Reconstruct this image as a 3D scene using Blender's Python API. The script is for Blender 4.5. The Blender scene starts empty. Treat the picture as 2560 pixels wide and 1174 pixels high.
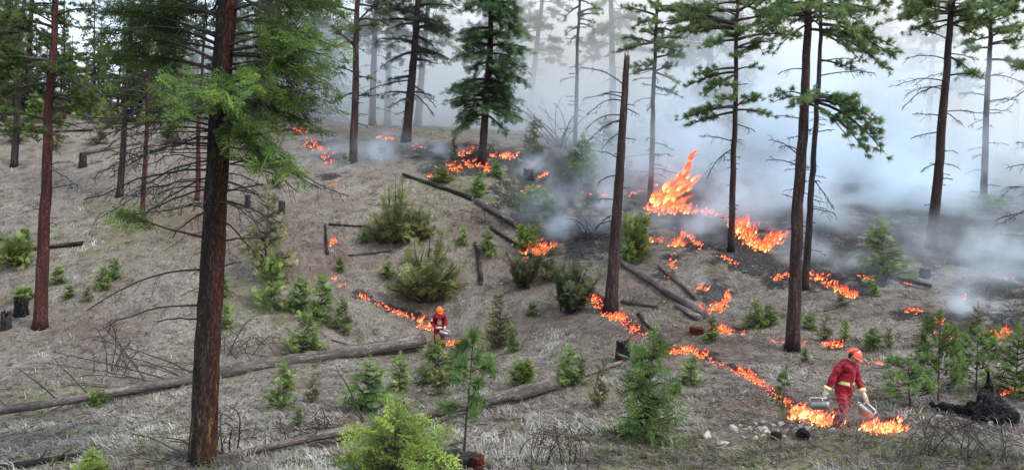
import bpy, bmesh, math, random
import numpy as np
from mathutils import Vector, Matrix
from mathutils.bvhtree import BVHTree

S = bpy.context.scene
COL = S.collection
R = math.radians
rng = np.random.default_rng(7)
random.seed(7)

# ------------------------------------------------------------------ camera, sky, sun, exposure
F = 1828.0                       # focal length in photograph pixels (2560 wide)
ROLL, PITCH = R(2.5), -math.atan(57 / F)
CAM = np.array([0.0, 0.0, 0.0])
FWD = np.array([0, math.cos(PITCH), math.sin(PITCH)])
_r0 = np.array([1.0, 0, 0]); _u0 = np.cross(_r0, FWD)
RIGHT = _r0 * math.cos(ROLL) + _u0 * math.sin(ROLL)
UP = _u0 * math.cos(ROLL) - _r0 * math.sin(ROLL)
cd = bpy.data.cameras.new('camera'); cam = bpy.data.objects.new('camera', cd); COL.objects.link(cam)
cd.sensor_width = 36.0; cd.lens = F / 2560 * 36.0; cd.clip_start = 0.2; cd.clip_end = 5000
M4 = Matrix.Identity(4)
for i in range(3):
    M4[i][0] = RIGHT[i]; M4[i][1] = UP[i]; M4[i][2] = -FWD[i]
cam.matrix_world = M4
S.camera = cam

SUN_EL, SUN_AZ = R(50), R(115)      # azimuth measured from +Y (view direction) towards +X
w = bpy.data.worlds.new('World'); S.world = w; w.use_nodes = True
nt = w.node_tree; nt.nodes.clear()
wo = nt.nodes.new('ShaderNodeOutputWorld'); bg = nt.nodes.new('ShaderNodeBackground')
sky = nt.nodes.new('ShaderNodeTexSky'); sky.sky_type = 'NISHITA'; sky.sun_disc = False
sky.sun_elevation = SUN_EL; sky.sun_rotation = SUN_AZ; sky.air_density = 1.0; sky.dust_density = 2.0
tc = nt.nodes.new('ShaderNodeTexCoord'); mp = nt.nodes.new('ShaderNodeMapping'); mp.inputs['Scale'].default_value = (1, 1, 2.2)
ns = nt.nodes.new('ShaderNodeTexNoise'); ns.inputs['Scale'].default_value = 3.2; ns.inputs['Detail'].default_value = 7
cr = nt.nodes.new('ShaderNodeValToRGB'); cr.color_ramp.elements[0].position = 0.36; cr.color_ramp.elements[1].position = 0.50
mx = nt.nodes.new('ShaderNodeMix'); mx.data_type = 'RGBA'
nt.links.new(tc.outputs['Generated'], mp.inputs[0]); nt.links.new(mp.outputs[0], ns.inputs[0]); nt.links.new(ns.outputs[0], cr.inputs[0])
nt.links.new(cr.outputs[0], mx.inputs[0]); nt.links.new(sky.outputs[0], mx.inputs[6])
mx.inputs[7].default_value = (9.2, 10.3, 12.0, 1)          # overcast cloud deck
nt.links.new(mx.outputs[2], bg.inputs[0]); bg.inputs[1].default_value = 0.085
nt.links.new(bg.outputs[0], wo.inputs[0])
sl = bpy.data.lights.new('sun', 'SUN'); sl.energy = 1.5; sl.angle = R(14); sl.color = (1, 0.98, 0.955)
so = bpy.data.objects.new('sun', sl); COL.objects.link(so)
sd = Vector((math.sin(SUN_AZ) * math.cos(SUN_EL), math.cos(SUN_AZ) * math.cos(SUN_EL), math.sin(SUN_EL)))
so.rotation_euler = sd.to_track_quat('Z', 'Y').to_euler(); so.location = sd * 200
S.view_settings.view_transform = 'Standard'; S.view_settings.look = 'None'
S.view_settings.exposure = 1.18; S.view_settings.gamma = 1.0; S.view_settings.use_curve_mapping = False
S.render.engine = 'CYCLES'
c = S.cycles
c.use_denoising = True; c.max_bounces = 18; c.diffuse_bounces = 3; c.glossy_bounces = 2; c.transmission_bounces = 2
c.volume_bounces = 16; c.transparent_max_bounces = 20; c.volume_step_rate = 1.0; c.volume_max_steps = 256
c.caustics_reflective = False; c.caustics_refractive = False

# ------------------------------------------------------------------ small tools
def unit(v):
    v = np.asarray(v, float); return v / (np.linalg.norm(v, axis=-1, keepdims=True) + 1e-9)
def ray(px, py):
    return FWD + (px - 1280) / F * RIGHT - (py - 587) / F * UP
def P3(px, py, D):
    return CAM + D * ray(px, py)

_tab = rng.random((256, 256))
def vnoise(x, y):
    xi = np.floor(x).astype(int); yi = np.floor(y).astype(int); fx = x - xi; fy = y - yi
    fx = fx * fx * (3 - 2 * fx); fy = fy * fy * (3 - 2 * fy)
    a = _tab[xi & 255, yi & 255]; b = _tab[(xi + 1) & 255, yi & 255]; c_ = _tab[xi & 255, (yi + 1) & 255]; d = _tab[(xi + 1) & 255, (yi + 1) & 255]
    return (a * (1 - fx) + b * fx) * (1 - fy) + (c_ * (1 - fx) + d * fx) * fy
def fbm(x, y, o=4):
    s = 0; a = .5
    for k in range(o):
        s = s + a * vnoise(x * 2 ** k + 17 * k, y * 2 ** k + 5 * k); a *= .5
    return s

# ------------------------------------------------------------------ terrain: heights from photo points with known distances
CP = [(1280,1174,13),(1900,1174,13.2),(2560,1174,12.5),(2100,1066,16),(1640,1105,16),(505,1165,14.5),(0,1174,14),(0,1060,19.5),
 (250,1000,21),(560,955,23.5),(1050,885,29),(1100,868,31),(800,900,25.5),(1150,1128,15.5),(1090,1045,17.5),(1370,975,20),(1540,908,22.5),
 (1980,878,24),(1525,778,29),(100,818,28),(300,850,26.5),(355,545,37),(298,490,40),(35,418,45),(0,285,62),(300,285,62),(640,600,34.5),
 (700,520,38),(850,650,34),(620,720,30.5),(1050,745,32.5),(800,420,44),(882,405,44.5),(1015,352,49),(950,336,51.5),(740,318,54),(500,300,59),
 (1205,408,43.5),(1300,400,44),(1195,710,33),(1330,645,35.5),(1830,628,34),(1740,795,28.5),(2010,720,30.5),(2328,615,33.5),(2458,512,42),
 (2215,690,30.5),(2500,850,23),(2350,780,26.5),(2450,1000,17),(2300,1010,17.2),(1700,455,46),(1640,500,43),(1600,385,52),(1900,440,52),
 (2300,440,55),(2560,440,56),(1440,364,50),(1340,440,44),(2560,690,29),(1900,820,26),(1700,900,23)]
pts = np.array([P3(*c_) for c_ in CP])
ex = []
for X in (-120, -70, -35, 0, 35, 70, 120):
    ex += [(X, 80, 6.0), (X, 120, 6.5), (X, 250, 8), (X, 2, -5.2), (X, -30, -6)]
for Y, z in ((15, -5.4), (28, -4.6), (45, 1.5), (62, 5.8)):
    ex += [(-50, Y, z), (-110, Y, z), (-32, Y, z), (50, Y, z + .6), (110, Y, z + .6), (36, Y, z + .9)]
pts = np.vstack([pts, np.array(ex)])
def _U(r2): return 0.5 * r2 * np.log(r2 + 1e-6)
def _tps(P):
    n = len(P); d2 = ((P[:, None, :2] - P[None, :, :2]) ** 2).sum(-1)
    A = np.zeros((n + 3, n + 3)); A[:n, :n] = _U(d2) + np.eye(n) * 6.0; A[:n, n] = 1; A[:n, n + 1:] = P[:, :2]; A[n, :n] = 1; A[n + 1:, :n] = P[:, :2].T
    return np.linalg.solve(A, np.concatenate([P[:, 2], np.zeros(3)]))
_w = _tps(pts)
def H(X, Y):
    X = np.asarray(X, float); Y = np.asarray(Y, float); sh = X.shape
    Xf = X.ravel(); Yf = Y.ravel(); out = np.empty(len(Xf))
    for i in range(0, len(Xf), 20000):
        x = np.clip(Xf[i:i + 20000], -120, 120); y = np.clip(Yf[i:i + 20000], -30, 250)
        d2 = (x[:, None] - pts[None, :, 0]) ** 2 + (y[:, None] - pts[None, :, 1]) ** 2
        out[i:i + 20000] = _U(d2) @ _w[:-3] + _w[-3] + _w[-2] * x + _w[-1] * y
    out += (fbm(Xf * .35 + 40, Yf * .35 + 90, 3) - .44) * .45 + (fbm(Xf * 1.6, Yf * 1.6, 3) - .44) * .14
    return out.reshape(sh)
_Ds = np.arange(8, 120, .04)
def G(px, py):
    """ground point seen at a photograph pixel"""
    d = ray(px, py); P = CAM + _Ds[:, None] * d
    gap = P[:, 2] - H(P[:, 0], P[:, 1])
    k = np.argmax(gap < 0) if (gap < 0).any() else int(np.argmin(gap))
    p = P[k]; return np.array([p[0], p[1], H(p[0:1], p[1:2])[0]])
def GD(px, py):
    p = G(px, py); return p, float((p - CAM) @ FWD)

# ------------------------------------------------------------------ mesh builder
class MB:
    def __init__(s): s.v = []; s.f3 = []; s.f4 = []; s.c = []; s.n = 0
    def add(s, v, f3=None, f4=None, col=None):
        v = np.asarray(v, float).reshape(-1, 3)
        if f3 is not None and len(f3): s.f3.append(np.asarray(f3, np.int64) + s.n)
        if f4 is not None and len(f4): s.f4.append(np.asarray(f4, np.int64) + s.n)
        if col is None: col = np.ones((len(v), 3))
        col = np.asarray(col, float)
        if col.ndim == 1: col = np.tile(col, (len(v), 1))
        s.v.append(v); s.c.append(col); s.n += len(v)
    def tube(s, path, rad, sides=6, col=None, rough=0.0, cap=True, twist=0):
        path = np.asarray(path, float); n = len(path); rad = np.broadcast_to(np.asarray(rad, float), (n,))
        t = unit(np.gradient(path, axis=0))
        ref = np.array([0, 0, 1.0]) if abs(t[0] @ [0, 0, 1]) < .9 else np.array([1.0, 0, 0])
        x = unit(np.cross(ref, t)); y = np.cross(t, x)
        a = np.linspace(0, 2 * math.pi, sides, endpoint=False) + twist
        rr = rad[:, None] * (1 + (rng.random((n, sides)) - .5) * rough)
        ring = path[:, None] + rr[..., None] * (np.cos(a)[None, :, None] * x[:, None] + np.sin(a)[None, :, None] * y[:, None])
        i = np.arange(n - 1)[:, None] * sides; j = np.arange(sides)[None]; k = (j + 1) % sides
        f4 = np.stack([i + j, i + k, i + sides + k, i + sides + j], -1).reshape(-1, 4)
        f3 = None; v = ring.reshape(-1, 3)
        if cap:
            v = np.vstack([v, path[0], path[-1]]); q = np.arange(sides); k = (q + 1) % sides; e = (n - 1) * sides
            f3 = np.vstack([np.stack([k, q, np.full(sides, n * sides)], -1), np.stack([e + q, e + k, np.full(sides, n * sides + 1)], -1)])
        s.add(v, f3, f4, col)
    def inst(s, tv, tf, mats, locs, cols, sc=None):
        """copies of a triangle template"""
        N = len(locs)
        if N == 0: return
        A = mats if sc is None else mats * np.asarray(sc)[:, None, None]
        v = np.einsum('nij,vj->nvi', A, tv) + locs[:, None]
        f = (np.asarray(tf)[None] + (np.arange(N) * len(tv))[:, None, None]).reshape(-1, 3)
        s.add(v.reshape(-1, 3), f, None, np.repeat(cols, len(tv), axis=0))
    def mesh(s, name, mat, smooth=True):
        me = bpy.data.meshes.new(name)
        v = np.vstack(s.v); f3 = np.vstack(s.f3) if s.f3 else np.zeros((0, 3), np.int64); f4 = np.vstack(s.f4) if s.f4 else np.zeros((0, 4), np.int64)
        me.vertices.add(len(v)); me.vertices.foreach_set('co', v.astype(np.float32).ravel())
        lo = np.concatenate([f3.ravel(), f4.ravel()]); me.loops.add(len(lo)); me.loops.foreach_set('vertex_index', lo.astype(np.int32))
        tot = np.concatenate([np.full(len(f3), 3), np.full(len(f4), 4)]); st = np.concatenate([[0], np.cumsum(tot)[:-1]]) if len(tot) else tot
        me.polygons.add(len(tot)); me.polygons.foreach_set('loop_start', st.astype(np.int32))
        me.polygons.foreach_set('use_smooth', np.full(len(tot), smooth))
        at = me.color_attributes.new('Col', 'FLOAT_COLOR', 'POINT')
        cc = np.ones((len(v), 4), np.float32); cc[:, :3] = np.vstack(s.c); at.data.foreach_set('color', cc.ravel())
        me.update(); me.validate()
        if mat: me.materials.append(mat)
        return me
    def build(s, name, mat, parent=None, smooth=True, origin=None):
        if origin is not None:
            s.v = [a - np.asarray(origin) for a in s.v]
        o = bpy.data.objects.new(name, s.mesh(name, mat, smooth)); COL.objects.link(o)
        if parent is not None: o.parent = parent
        elif origin is not None: o.location = Vector(origin)
        return o

def tag(o, label, cat=None, group=None, kind=None):
    if label: o['label'] = label
    if cat: o['category'] = cat
    if group: o['group'] = group
    if kind: o['kind'] = kind
    return o
def thing(name, loc, label, cat, group=None):
    o = bpy.data.objects.new(name, None); COL.objects.link(o); o.location = Vector(np.asarray(loc)); o.empty_display_size = .2
    return tag(o, label, cat, group)
def copy_tree(o, parent=None):
    c_ = o.copy(); COL.objects.link(c_); c_.parent = parent
    for ch in list(o.children): copy_tree(ch, c_)
    return c_
def frames(d, roll=None, up=(0, 0, 1.0)):
    d = unit(d); up = np.broadcast_to(np.asarray(up, float), d.shape)
    x = unit(np.cross(d, up)); z = np.cross(x, d)
    if roll is not None:
        c_, s_ = np.cos(roll)[:, None], np.sin(roll)[:, None]; x, z = x * c_ + z * s_, z * c_ - x * s_
    return np.stack([x, d, z], -1)
def along(path, t):
    n = len(path); u = np.clip(np.asarray(t), 0, 1) * (n - 1); i = np.minimum(u.astype(int), n - 2); f = (u - i)[:, None]
    return path[i] * (1 - f) + path[i + 1] * f, unit(path[i + 1] - path[i])

# ------------------------------------------------------------------ materials
def newmat(name):
    m = bpy.data.materials.new(name); m.use_nodes = True; n = m.node_tree; b = n.nodes['Principled BSDF']
    return m, n, b
def N(n, t, **kw):
    x = n.nodes.new(t)
    for k, v in kw.items(): setattr(x, k, v)
    return x
def ramp(n, src, stops):
    r = N(n, 'ShaderNodeValToRGB'); e = r.color_ramp.elements
    while len(e) > 1: e.remove(e[-1])
    e[0].position = stops[0][0]; e[0].color = (*stops[0][1], 1)
    for p, c_ in stops[1:]:
        q = e.new(p); q.color = (*c_, 1)
    n.links.new(src, r.inputs[0]); return r.outputs[0]
def noise(n, scale, vec=None, detail=5, rough=.6):
    x = N(n, 'ShaderNodeTexNoise'); x.inputs['Scale'].default_value = scale; x.inputs['Detail'].default_value = detail; x.inputs['Roughness'].default_value = rough
    if vec is not None: n.links.new(vec, x.inputs['Vector'])
    return x.outputs[0]
def mapped(n, scale, coord='Object', rot=(0, 0, 0)):
    t = N(n, 'ShaderNodeTexCoord'); m = N(n, 'ShaderNodeMapping'); m.inputs['Scale'].default_value = scale; m.inputs['Rotation'].default_value = rot
    n.links.new(t.outputs[coord], m.inputs[0]); return m.outputs[0]
def mixc(n, fac, a, b, mode='MIX'):
    x = N(n, 'ShaderNodeMix', data_type='RGBA', blend_type=mode)
    for s_, v in ((0, fac), (6, a), (7, b)):
        if isinstance(v, (int, float)): x.inputs[s_].default_value = v
        elif isinstance(v, tuple): x.inputs[s_].default_value = (*v, 1)
        else: n.links.new(v, x.inputs[s_])
    return x.outputs[2]
def bump(n, b, h, strength=.6, dist=.02):
    x = N(n, 'ShaderNodeBump'); x.inputs['Strength'].default_value = strength; x.inputs['Distance'].default_value = dist
    n.links.new(h, x.inputs['Height']); n.links.new(x.outputs[0], b.inputs['Normal'])
def mathn(n, op, a, b=None):
    x = N(n, 'ShaderNodeMath', operation=op)
    for i, v in enumerate((a, b)):
        if v is None: continue
        if isinstance(v, (int, float)): x.inputs[i].default_value = v
        else: n.links.new(v, x.inputs[i])
    return x.outputs[0]
def attr(n, name='Col'):
    x = N(n, 'ShaderNodeAttribute'); x.attribute_name = name; return x

def leaf_mat(name, trans=.35):
    m, n, b = newmat(name); a = attr(n); out = n.nodes['Material Output']
    n.links.new(a.outputs['Color'], b.inputs['Base Color']); b.inputs['Roughness'].default_value = .55; b.inputs['Specular IOR Level'].default_value = .25
    t = N(n, 'ShaderNodeBsdfTranslucent'); n.links.new(a.outputs['Color'], t.inputs[0])
    mx_ = N(n, 'ShaderNodeMixShader'); mx_.inputs[0].default_value = trans
    n.links.new(b.outputs[0], mx_.inputs[1]); n.links.new(t.outputs[0], mx_.inputs[2]); n.links.new(mx_.outputs[0], out.inputs[0]); return m
def bark_mat(name, dark, mid, light, sc=1.0, lichen=None, red=None, char=0.0):
    m, n, b = newmat(name)
    v0 = mapped(n, (13 * sc, 13 * sc, 3.4 * sc)); wn = N(n, 'ShaderNodeTexNoise'); wn.inputs['Scale'].default_value = .8; wn.inputs['Detail'].default_value = 5; n.links.new(v0, wn.inputs['Vector'])
    v = mixc(n, .45, v0, wn.outputs[1], 'ADD'); wn.inputs['Roughness'].default_value = .7; vo = N(n, 'ShaderNodeTexVoronoi', feature='DISTANCE_TO_EDGE'); vo.inputs['Scale'].default_value = 1.6
    n.links.new(mixc(n, 1.0, v0, mixc(n, 1.0, wn.outputs[1], (2.2, 2.2, 2.2), 'MULTIPLY'), 'ADD'), vo.inputs['Vector'])
    cr_ = mathn(n, 'MULTIPLY', vo.outputs['Distance'], 3.0)
    f = noise(n, 3.0, v, 8, .7)
    h = mathn(n, 'MULTIPLY', mathn(n, 'ADD', mathn(n, 'MULTIPLY', mathn(n, 'MINIMUM', cr_, 1.0), .55), .45), f)
    colr = ramp(n, h, [(.18, dark), (.38, mid), (.64, light)])
    stv = noise(n, 1.0, mapped(n, (9 * sc, 9 * sc, .8 * sc)), 5, .7)
    colr = mixc(n, ramp(n, stv, [(.38, (.75, .75, .75)), (.58, (0, 0, 0))]), colr, dark)
    colr = mixc(n, ramp(n, stv, [(.56, (0, 0, 0)), (.72, (.55, .55, .55))]), colr, light)
    big = noise(n, 1.3, mapped(n, (1, 1, .5)), 3)
    colr = mixc(n, ramp(n, big, [(.35, (0, 0, 0)), (.7, (.6, .6, .6))]), colr, dark)
    if red:  # bark redder towards the right, its sunlit side painted into the colour
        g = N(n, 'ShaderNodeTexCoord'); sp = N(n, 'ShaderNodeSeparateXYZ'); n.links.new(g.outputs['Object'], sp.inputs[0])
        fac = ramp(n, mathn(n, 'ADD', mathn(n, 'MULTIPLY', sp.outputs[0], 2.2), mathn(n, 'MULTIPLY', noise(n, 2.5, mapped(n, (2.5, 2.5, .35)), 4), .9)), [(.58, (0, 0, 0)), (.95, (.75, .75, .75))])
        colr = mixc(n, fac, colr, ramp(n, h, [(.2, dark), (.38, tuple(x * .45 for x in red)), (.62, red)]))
    if lichen:
        fac = ramp(n, noise(n, 3.2, mapped(n, (3.0, 3.0, .5)), 6, .75), [(.56, (0, 0, 0)), (.64, (.7, .7, .7))])
        g = N(n, 'ShaderNodeTexCoord'); sp = N(n, 'ShaderNodeSeparateXYZ'); n.links.new(g.outputs['Object'], sp.inputs[0])
        z = ramp(n, mathn(n, 'MULTIPLY', sp.outputs[2], .25), [(.0, (.5, .5, .5)), (.3, (1, 1, 1)), (.75, (.0, .0, .0))])
        colr = mixc(n, mathn(n, 'MULTIPLY', fac, z), colr, lichen)
        sk = ramp(n, noise(n, 40, mapped(n, (1, 1, .7)), 2), [(.70, (0, 0, 0)), (.73, (1, 1, 1))])
        colr = mixc(n, mathn(n, 'MULTIPLY', sk, .6), colr, (.35, .33, .3))
    if char:
        g = N(n, 'ShaderNodeTexCoord'); sp = N(n, 'ShaderNodeSeparateXYZ'); n.links.new(g.outputs['Object'], sp.inputs[0])
        zc = mathn(n, 'ADD', mathn(n, 'DIVIDE', sp.outputs[2], char), mathn(n, 'MULTIPLY', mathn(n, 'SUBTRACT', noise(n, 4, mapped(n, (1, 1, .4)), 4), .5), 1.6))
        colr = mixc(n, ramp(n, zc, [(.3, (.85, .85, .85)), (1.0, (0, 0, 0))]), colr, (.010, .010, .010))
    n.links.new(colr, b.inputs['Base Color']); b.inputs['Roughness'].default_value = .95; b.inputs['Specular IOR Level'].default_value = .15
    bump(n, b, h, .9, .03); return m
def plain_mat(name, col, rough=.6, metal=0., var=.12, sc=8, bmp=.0):
    m, n, b = newmat(name); f = noise(n, sc, mapped(n, (1, 1, 1)), 5)
    lo = tuple(x * (1 - var) for x in col); hi = tuple(min(1, x * (1 + var)) for x in col)
    n.links.new(ramp(n, f, [(.3, lo), (.7, hi)]), b.inputs['Base Color']); b.inputs['Roughness'].default_value = rough; b.inputs['Metallic'].default_value = metal
    if bmp: bump(n, b, f, bmp, .02)
    return m
MAT = {}
MAT['needle'] = leaf_mat('conifer_needles'); MAT['grass'] = leaf_mat('dead_grass_blades', .25)
MAT['bark_dark'] = bark_mat('dark_bark', (.014, .011, .012), (.058, .042, .038), (.15, .11, .095))
MAT['bark_pine'] = bark_mat('pine_bark', (.015, .011, .012), (.075, .047, .041), (.19, .12, .10), char=.9)
MAT['bark_red'] = bark_mat('red_pine_bark', (.022, .010, .009), (.105, .038, .030), (.25, .11, .085))
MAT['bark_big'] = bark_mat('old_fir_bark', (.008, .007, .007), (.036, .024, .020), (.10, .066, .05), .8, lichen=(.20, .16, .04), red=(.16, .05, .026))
MAT['bark_snag'] = bark_mat('dead_pine_bark', (.015, .011, .011), (.080, .049, .041), (.21, .14, .115), char=.7)
MAT['log'] = bark_mat('weathered_log_bark', (.045, .037, .034), (.185, .152, .138), (.38, .325, .295), .9)
MAT['log_pale'] = bark_mat('bleached_wood', (.07, .055, .048), (.26, .22, .19), (.48, .43, .38), .9)
MAT['log_dark'] = bark_mat('dark_log_bark', (.008, .008, .008), (.045, .038, .035), (.14, .12, .11))
MAT['char'] = bark_mat('charred_wood', (.003, .003, .003), (.016, .015, .015), (.17, .165, .16))
MAT['rot'] = bark_mat('rotten_red_wood', (.02, .006, .004), (.13, .030, .012), (.32, .10, .035), .8)
m, n, b = newmat('bare_twig_wood'); a_ = attr(n); n.links.new(mixc(n, noise(n, 12, mapped(n, (1, 1, 1))), a_.outputs['Color'], (.02, .015, .014)), b.inputs['Base Color']); b.inputs['Roughness'].default_value = .9
MAT['twig'] = m
def rock_mat():
    m, n, b = newmat('weathered_stone'); a = attr(n); f = noise(n, 9, mapped(n, (1, 1, 1)), 8, .7)
    n.links.new(mixc(n, ramp(n, f, [(.35, (0, 0, 0)), (.65, (1, 1, 1))]), mixc(n, .6, a.outputs['Color'], (.08, .075, .07)), a.outputs['Color']), b.inputs['Base Color'])
    b.inputs['Roughness'].default_value = .9; bump(n, b, f, .5, .03); return m
MAT['rock'] = rock_mat()

def ground_mat():
    m, n, b = newmat('dead_grass_ground'); a = attr(n)
    sp = N(n, 'ShaderNodeSeparateColor'); n.links.new(a.outputs['Color'], sp.inputs[0])
    burn, green, dirt = sp.outputs[0], sp.outputs[1], sp.outputs[2]
    co = mapped(n, (1, 1, .4))
    wv = N(n, 'ShaderNodeVectorMath', operation='ADD'); nn = N(n, 'ShaderNodeTexNoise'); nn.inputs['Scale'].default_value = .9; n.links.new(co, nn.inputs['Vector'])
    sc_ = N(n, 'ShaderNodeVectorMath', operation='SCALE'); sc_.inputs['Scale'].default_value = .8; n.links.new(nn.outputs[1], sc_.inputs[0]); n.links.new(co, wv.inputs[0]); n.links.new(sc_.outputs[0], wv.inputs[1])
    st = N(n, 'ShaderNodeMapping'); st.inputs['Scale'].default_value = (5, 1.8, 2); st.inputs['Rotation'].default_value = (0, 0, .5); n.links.new(wv.outputs[0], st.inputs[0])
    f1 = noise(n, 4.0, st.outputs[0], 8, .72); f2 = noise(n, .45, co, 6, .65); f3 = noise(n, 3.3, co, 6, .7)
    col = ramp(n, f1, [(.30, (.040, .035, .031)), (.45, (.145, .128, .112)), (.60, (.285, .258, .228)), (.75, (.46, .425, .385))])
    col = mixc(n, ramp(n, f2, [(.38, (0, 0, 0)), (.62, (.8, .8, .8))]), col, mixc(n, f1, (.055, .042, .034), (.24, .185, .15)))
    lit = ramp(n, noise(n, 1.4, co, 8, .75), [(.50, (0, 0, 0)), (.60, (.85, .85, .85))])
    col = mixc(n, lit, col, ramp(n, noise(n, 14, st.outputs[0], 6, .8), [(.34, (.030, .022, .017)), (.55, (.120, .088, .068)), (.75, (.26, .205, .165))]))
    gm = mathn(n, 'MULTIPLY', ramp(n, f3, [(.42, (0, 0, 0)), (.62, (1, 1, 1))]), mathn(n, 'ADD', mathn(n, 'MULTIPLY', green, .75), .10))
    col = mixc(n, gm, col, mixc(n, f1, (.05, .06, .02), (.20, .23, .07)))
    dm = mathn(n, 'MULTIPLY', dirt, ramp(n, f3, [(.35, (.2, .2, .2)), (.6, (1, 1, 1))]))
    col = mixc(n, dm, col, mixc(n, f1, (.04, .028, .022), (.16, .115, .09)))
    bn = ramp(n, mathn(n, 'ADD', burn, mathn(n, 'MULTIPLY', mathn(n, 'SUBTRACT', noise(n, 1.1, co, 8, .75), .5), 3.2)), [(.42, (0, 0, 0)), (.70, (1, 1, 1))])
    ash = ramp(n, f1, [(.32, (.006, .006, .006)), (.52, (.030, .029, .029)), (.72, (.16, .155, .15))])
    col = mixc(n, mathn(n, 'MULTIPLY', bn, .93), col, ash)
    n.links.new(col, b.inputs['Base Color']); b.inputs['Roughness'].default_value = 1; b.inputs['Specular IOR Level'].default_value = .05
    bump(n, b, mathn(n, 'ADD', f1, f3), .8, .06); return m
MAT['ground'] = ground_mat()
# ------------------------------------------------------------------ ground sheet
def axis(a, b, step, lo, hi, ratio=1.22):
    mid = np.arange(a, b + 1e-6, step); out = [mid]; s_, x = step, b; r_ = []
    while x < hi: s_ *= ratio; x += s_; r_.append(x)
    s_, x = step, a; l_ = []
    while x > lo: s_ *= ratio; x -= s_; l_.append(x)
    return np.concatenate([l_[::-1], mid, r_])
# burnt patches, given as photograph pixels with a radius in metres
BURN = [(1700,540,2.2),(1760,560,2.6),(1800,600,2.0),(1850,630,1.6),(1900,650,1.6),(1950,680,1.5),(2050,700,1.4),(2100,650,3.0),(2200,640,3.0),(2300,590,4),(2420,600,4.5),(2530,640,4),
 (2480,560,5),(2250,520,5),(2050,560,4),(1950,520,5),(1850,520,4),(2500,730,1.6),(2350,800,1.0),(2450,820,1.1),(2520,800,1.4),(2280,790,.8),(2400,480,6),(2150,470,6),(1750,500,4),(1600,480,4),
 (1500,460,3),(1430,470,2.5),(1350,470,2.2),(1300,500,1.6),(1320,560,1.5),(1400,560,1.8),(1480,580,2.2),(1540,610,1.6),(1450,620,1.5),(1350,620,1.0),(1790,730,.75),(1780,755,.6),(1850,825,.4),
 (2090,868,.35),(2240,905,.4),(800,360,1.2),(820,395,1.0),(825,440,.7),(750,325,1.4),(1080,390,1.2),(1085,425,1.0),(1180,405,1.6),(1270,400,2),(1640,440,5),(1560,420,4),(1400,420,3),(1680,640,.5),(1665,690,.5),
 (1750,610,1.0),(1990,690,1.2),(2330,620,3),(2560,560,5),(2170,700,.9),(1820,610,1.4),(1050,372,1.2),(1240,380,2.2),(2020,620,2.5),(2130,720,.5)]
bw = [(G(x, y), r) for x, y, r in BURN]
for pl, rr in (([(1478,742),(1520,785),(1560,797),(1600,838)],.42),([(1668,878),(1740,880),(1790,904),(1850,928),(1900,956),(1950,996),(2000,1030),(2060,1050)],.30),([(885,733),(955,763),(1055,800)],.22),([(2165,1064),(2235,1062)],.28),
               ([(1800,640),(1870,670)],.6),([(1930,690),(1975,685)],.5),([(2030,690),(2130,738)],.6),([(1325,640),(1350,632)],.7),([(1120,422),(1225,425)],.8),([(1225,395),(1295,388)],.8),([(2330,798),(2400,845)],.5),([(2480,850),(2515,835)],.5)):
    pl = np.array(pl, float); sg = np.concatenate([[0], np.cumsum(np.linalg.norm(np.diff(pl, axis=0), axis=1))])
    for s_ in np.arange(0, sg[-1], 14): bw.append((G(np.interp(s_, sg, pl[:, 0]) + rng.normal(0, 3), np.interp(s_, sg, pl[:, 1]) - 4), rr * rng.uniform(.5, 1.3)))
GREEN = [(1800,1150,2.5),(2000,1150,2.5),(1600,1150,1.5),(2300,1150,1.2),(1250,460,3),(1330,520,2),(1150,440,2),(1230,500,2.5),(60,1010,1.5),(400,560,3),(640,760,2),(300,1130,1.2),(1600,560,1.5)]
gw = [(G(x, y), r) for x, y, r in GREEN]
DIRT = [(1550,830,1.6),(1700,830,1.6),(1800,870,2),(1900,900,1.5),(1400,800,1.2),(1340,660,2),(250,820,1.5),(700,570,2.5),(1900,1010,1.2),(1960,1088,1.0),(1860,1085,.8),(2420,1050,.8),(780,640,2),(860,1080,1.0),(1600,770,1.4),(2400,1060,1.0),(1200,560,1.5),(500,560,2.5)]
dw = [(G(x, y), r) for x, y, r in DIRT]
def spots(X, Y, L, soft=.8):
    out = np.zeros_like(X)
    for p, r in L:
        d = np.sqrt((X - p[0]) ** 2 + (Y - p[1]) ** 2) / r
        out = np.maximum(out, np.clip((1 + soft - d) / (2 * soft), 0, 1))
    return out
gx = axis(-34, 36, .28, -1500, 1500); gy = axis(9, 64, .25, -300, 2500)
XX, YY = np.meshgrid(gx, gy); ZZ = H(XX, YY)
nx, ny = len(gx), len(gy)
g = MB(); ii = (np.arange(ny - 1)[:, None] * nx + np.arange(nx - 1)[None]).ravel()
g.add(np.stack([XX, YY, ZZ], -1).reshape(-1, 3), None, np.stack([ii, ii + 1, ii + nx + 1, ii + nx], -1),
      np.stack([spots(XX, YY, bw).ravel(), spots(XX, YY, gw).ravel(), spots(XX, YY, dw).ravel()], -1))
ground = g.build('ground', MAT['ground']); tag(ground, 'hillside ground of matted dead grass with burnt patches', kind='structure')

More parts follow.
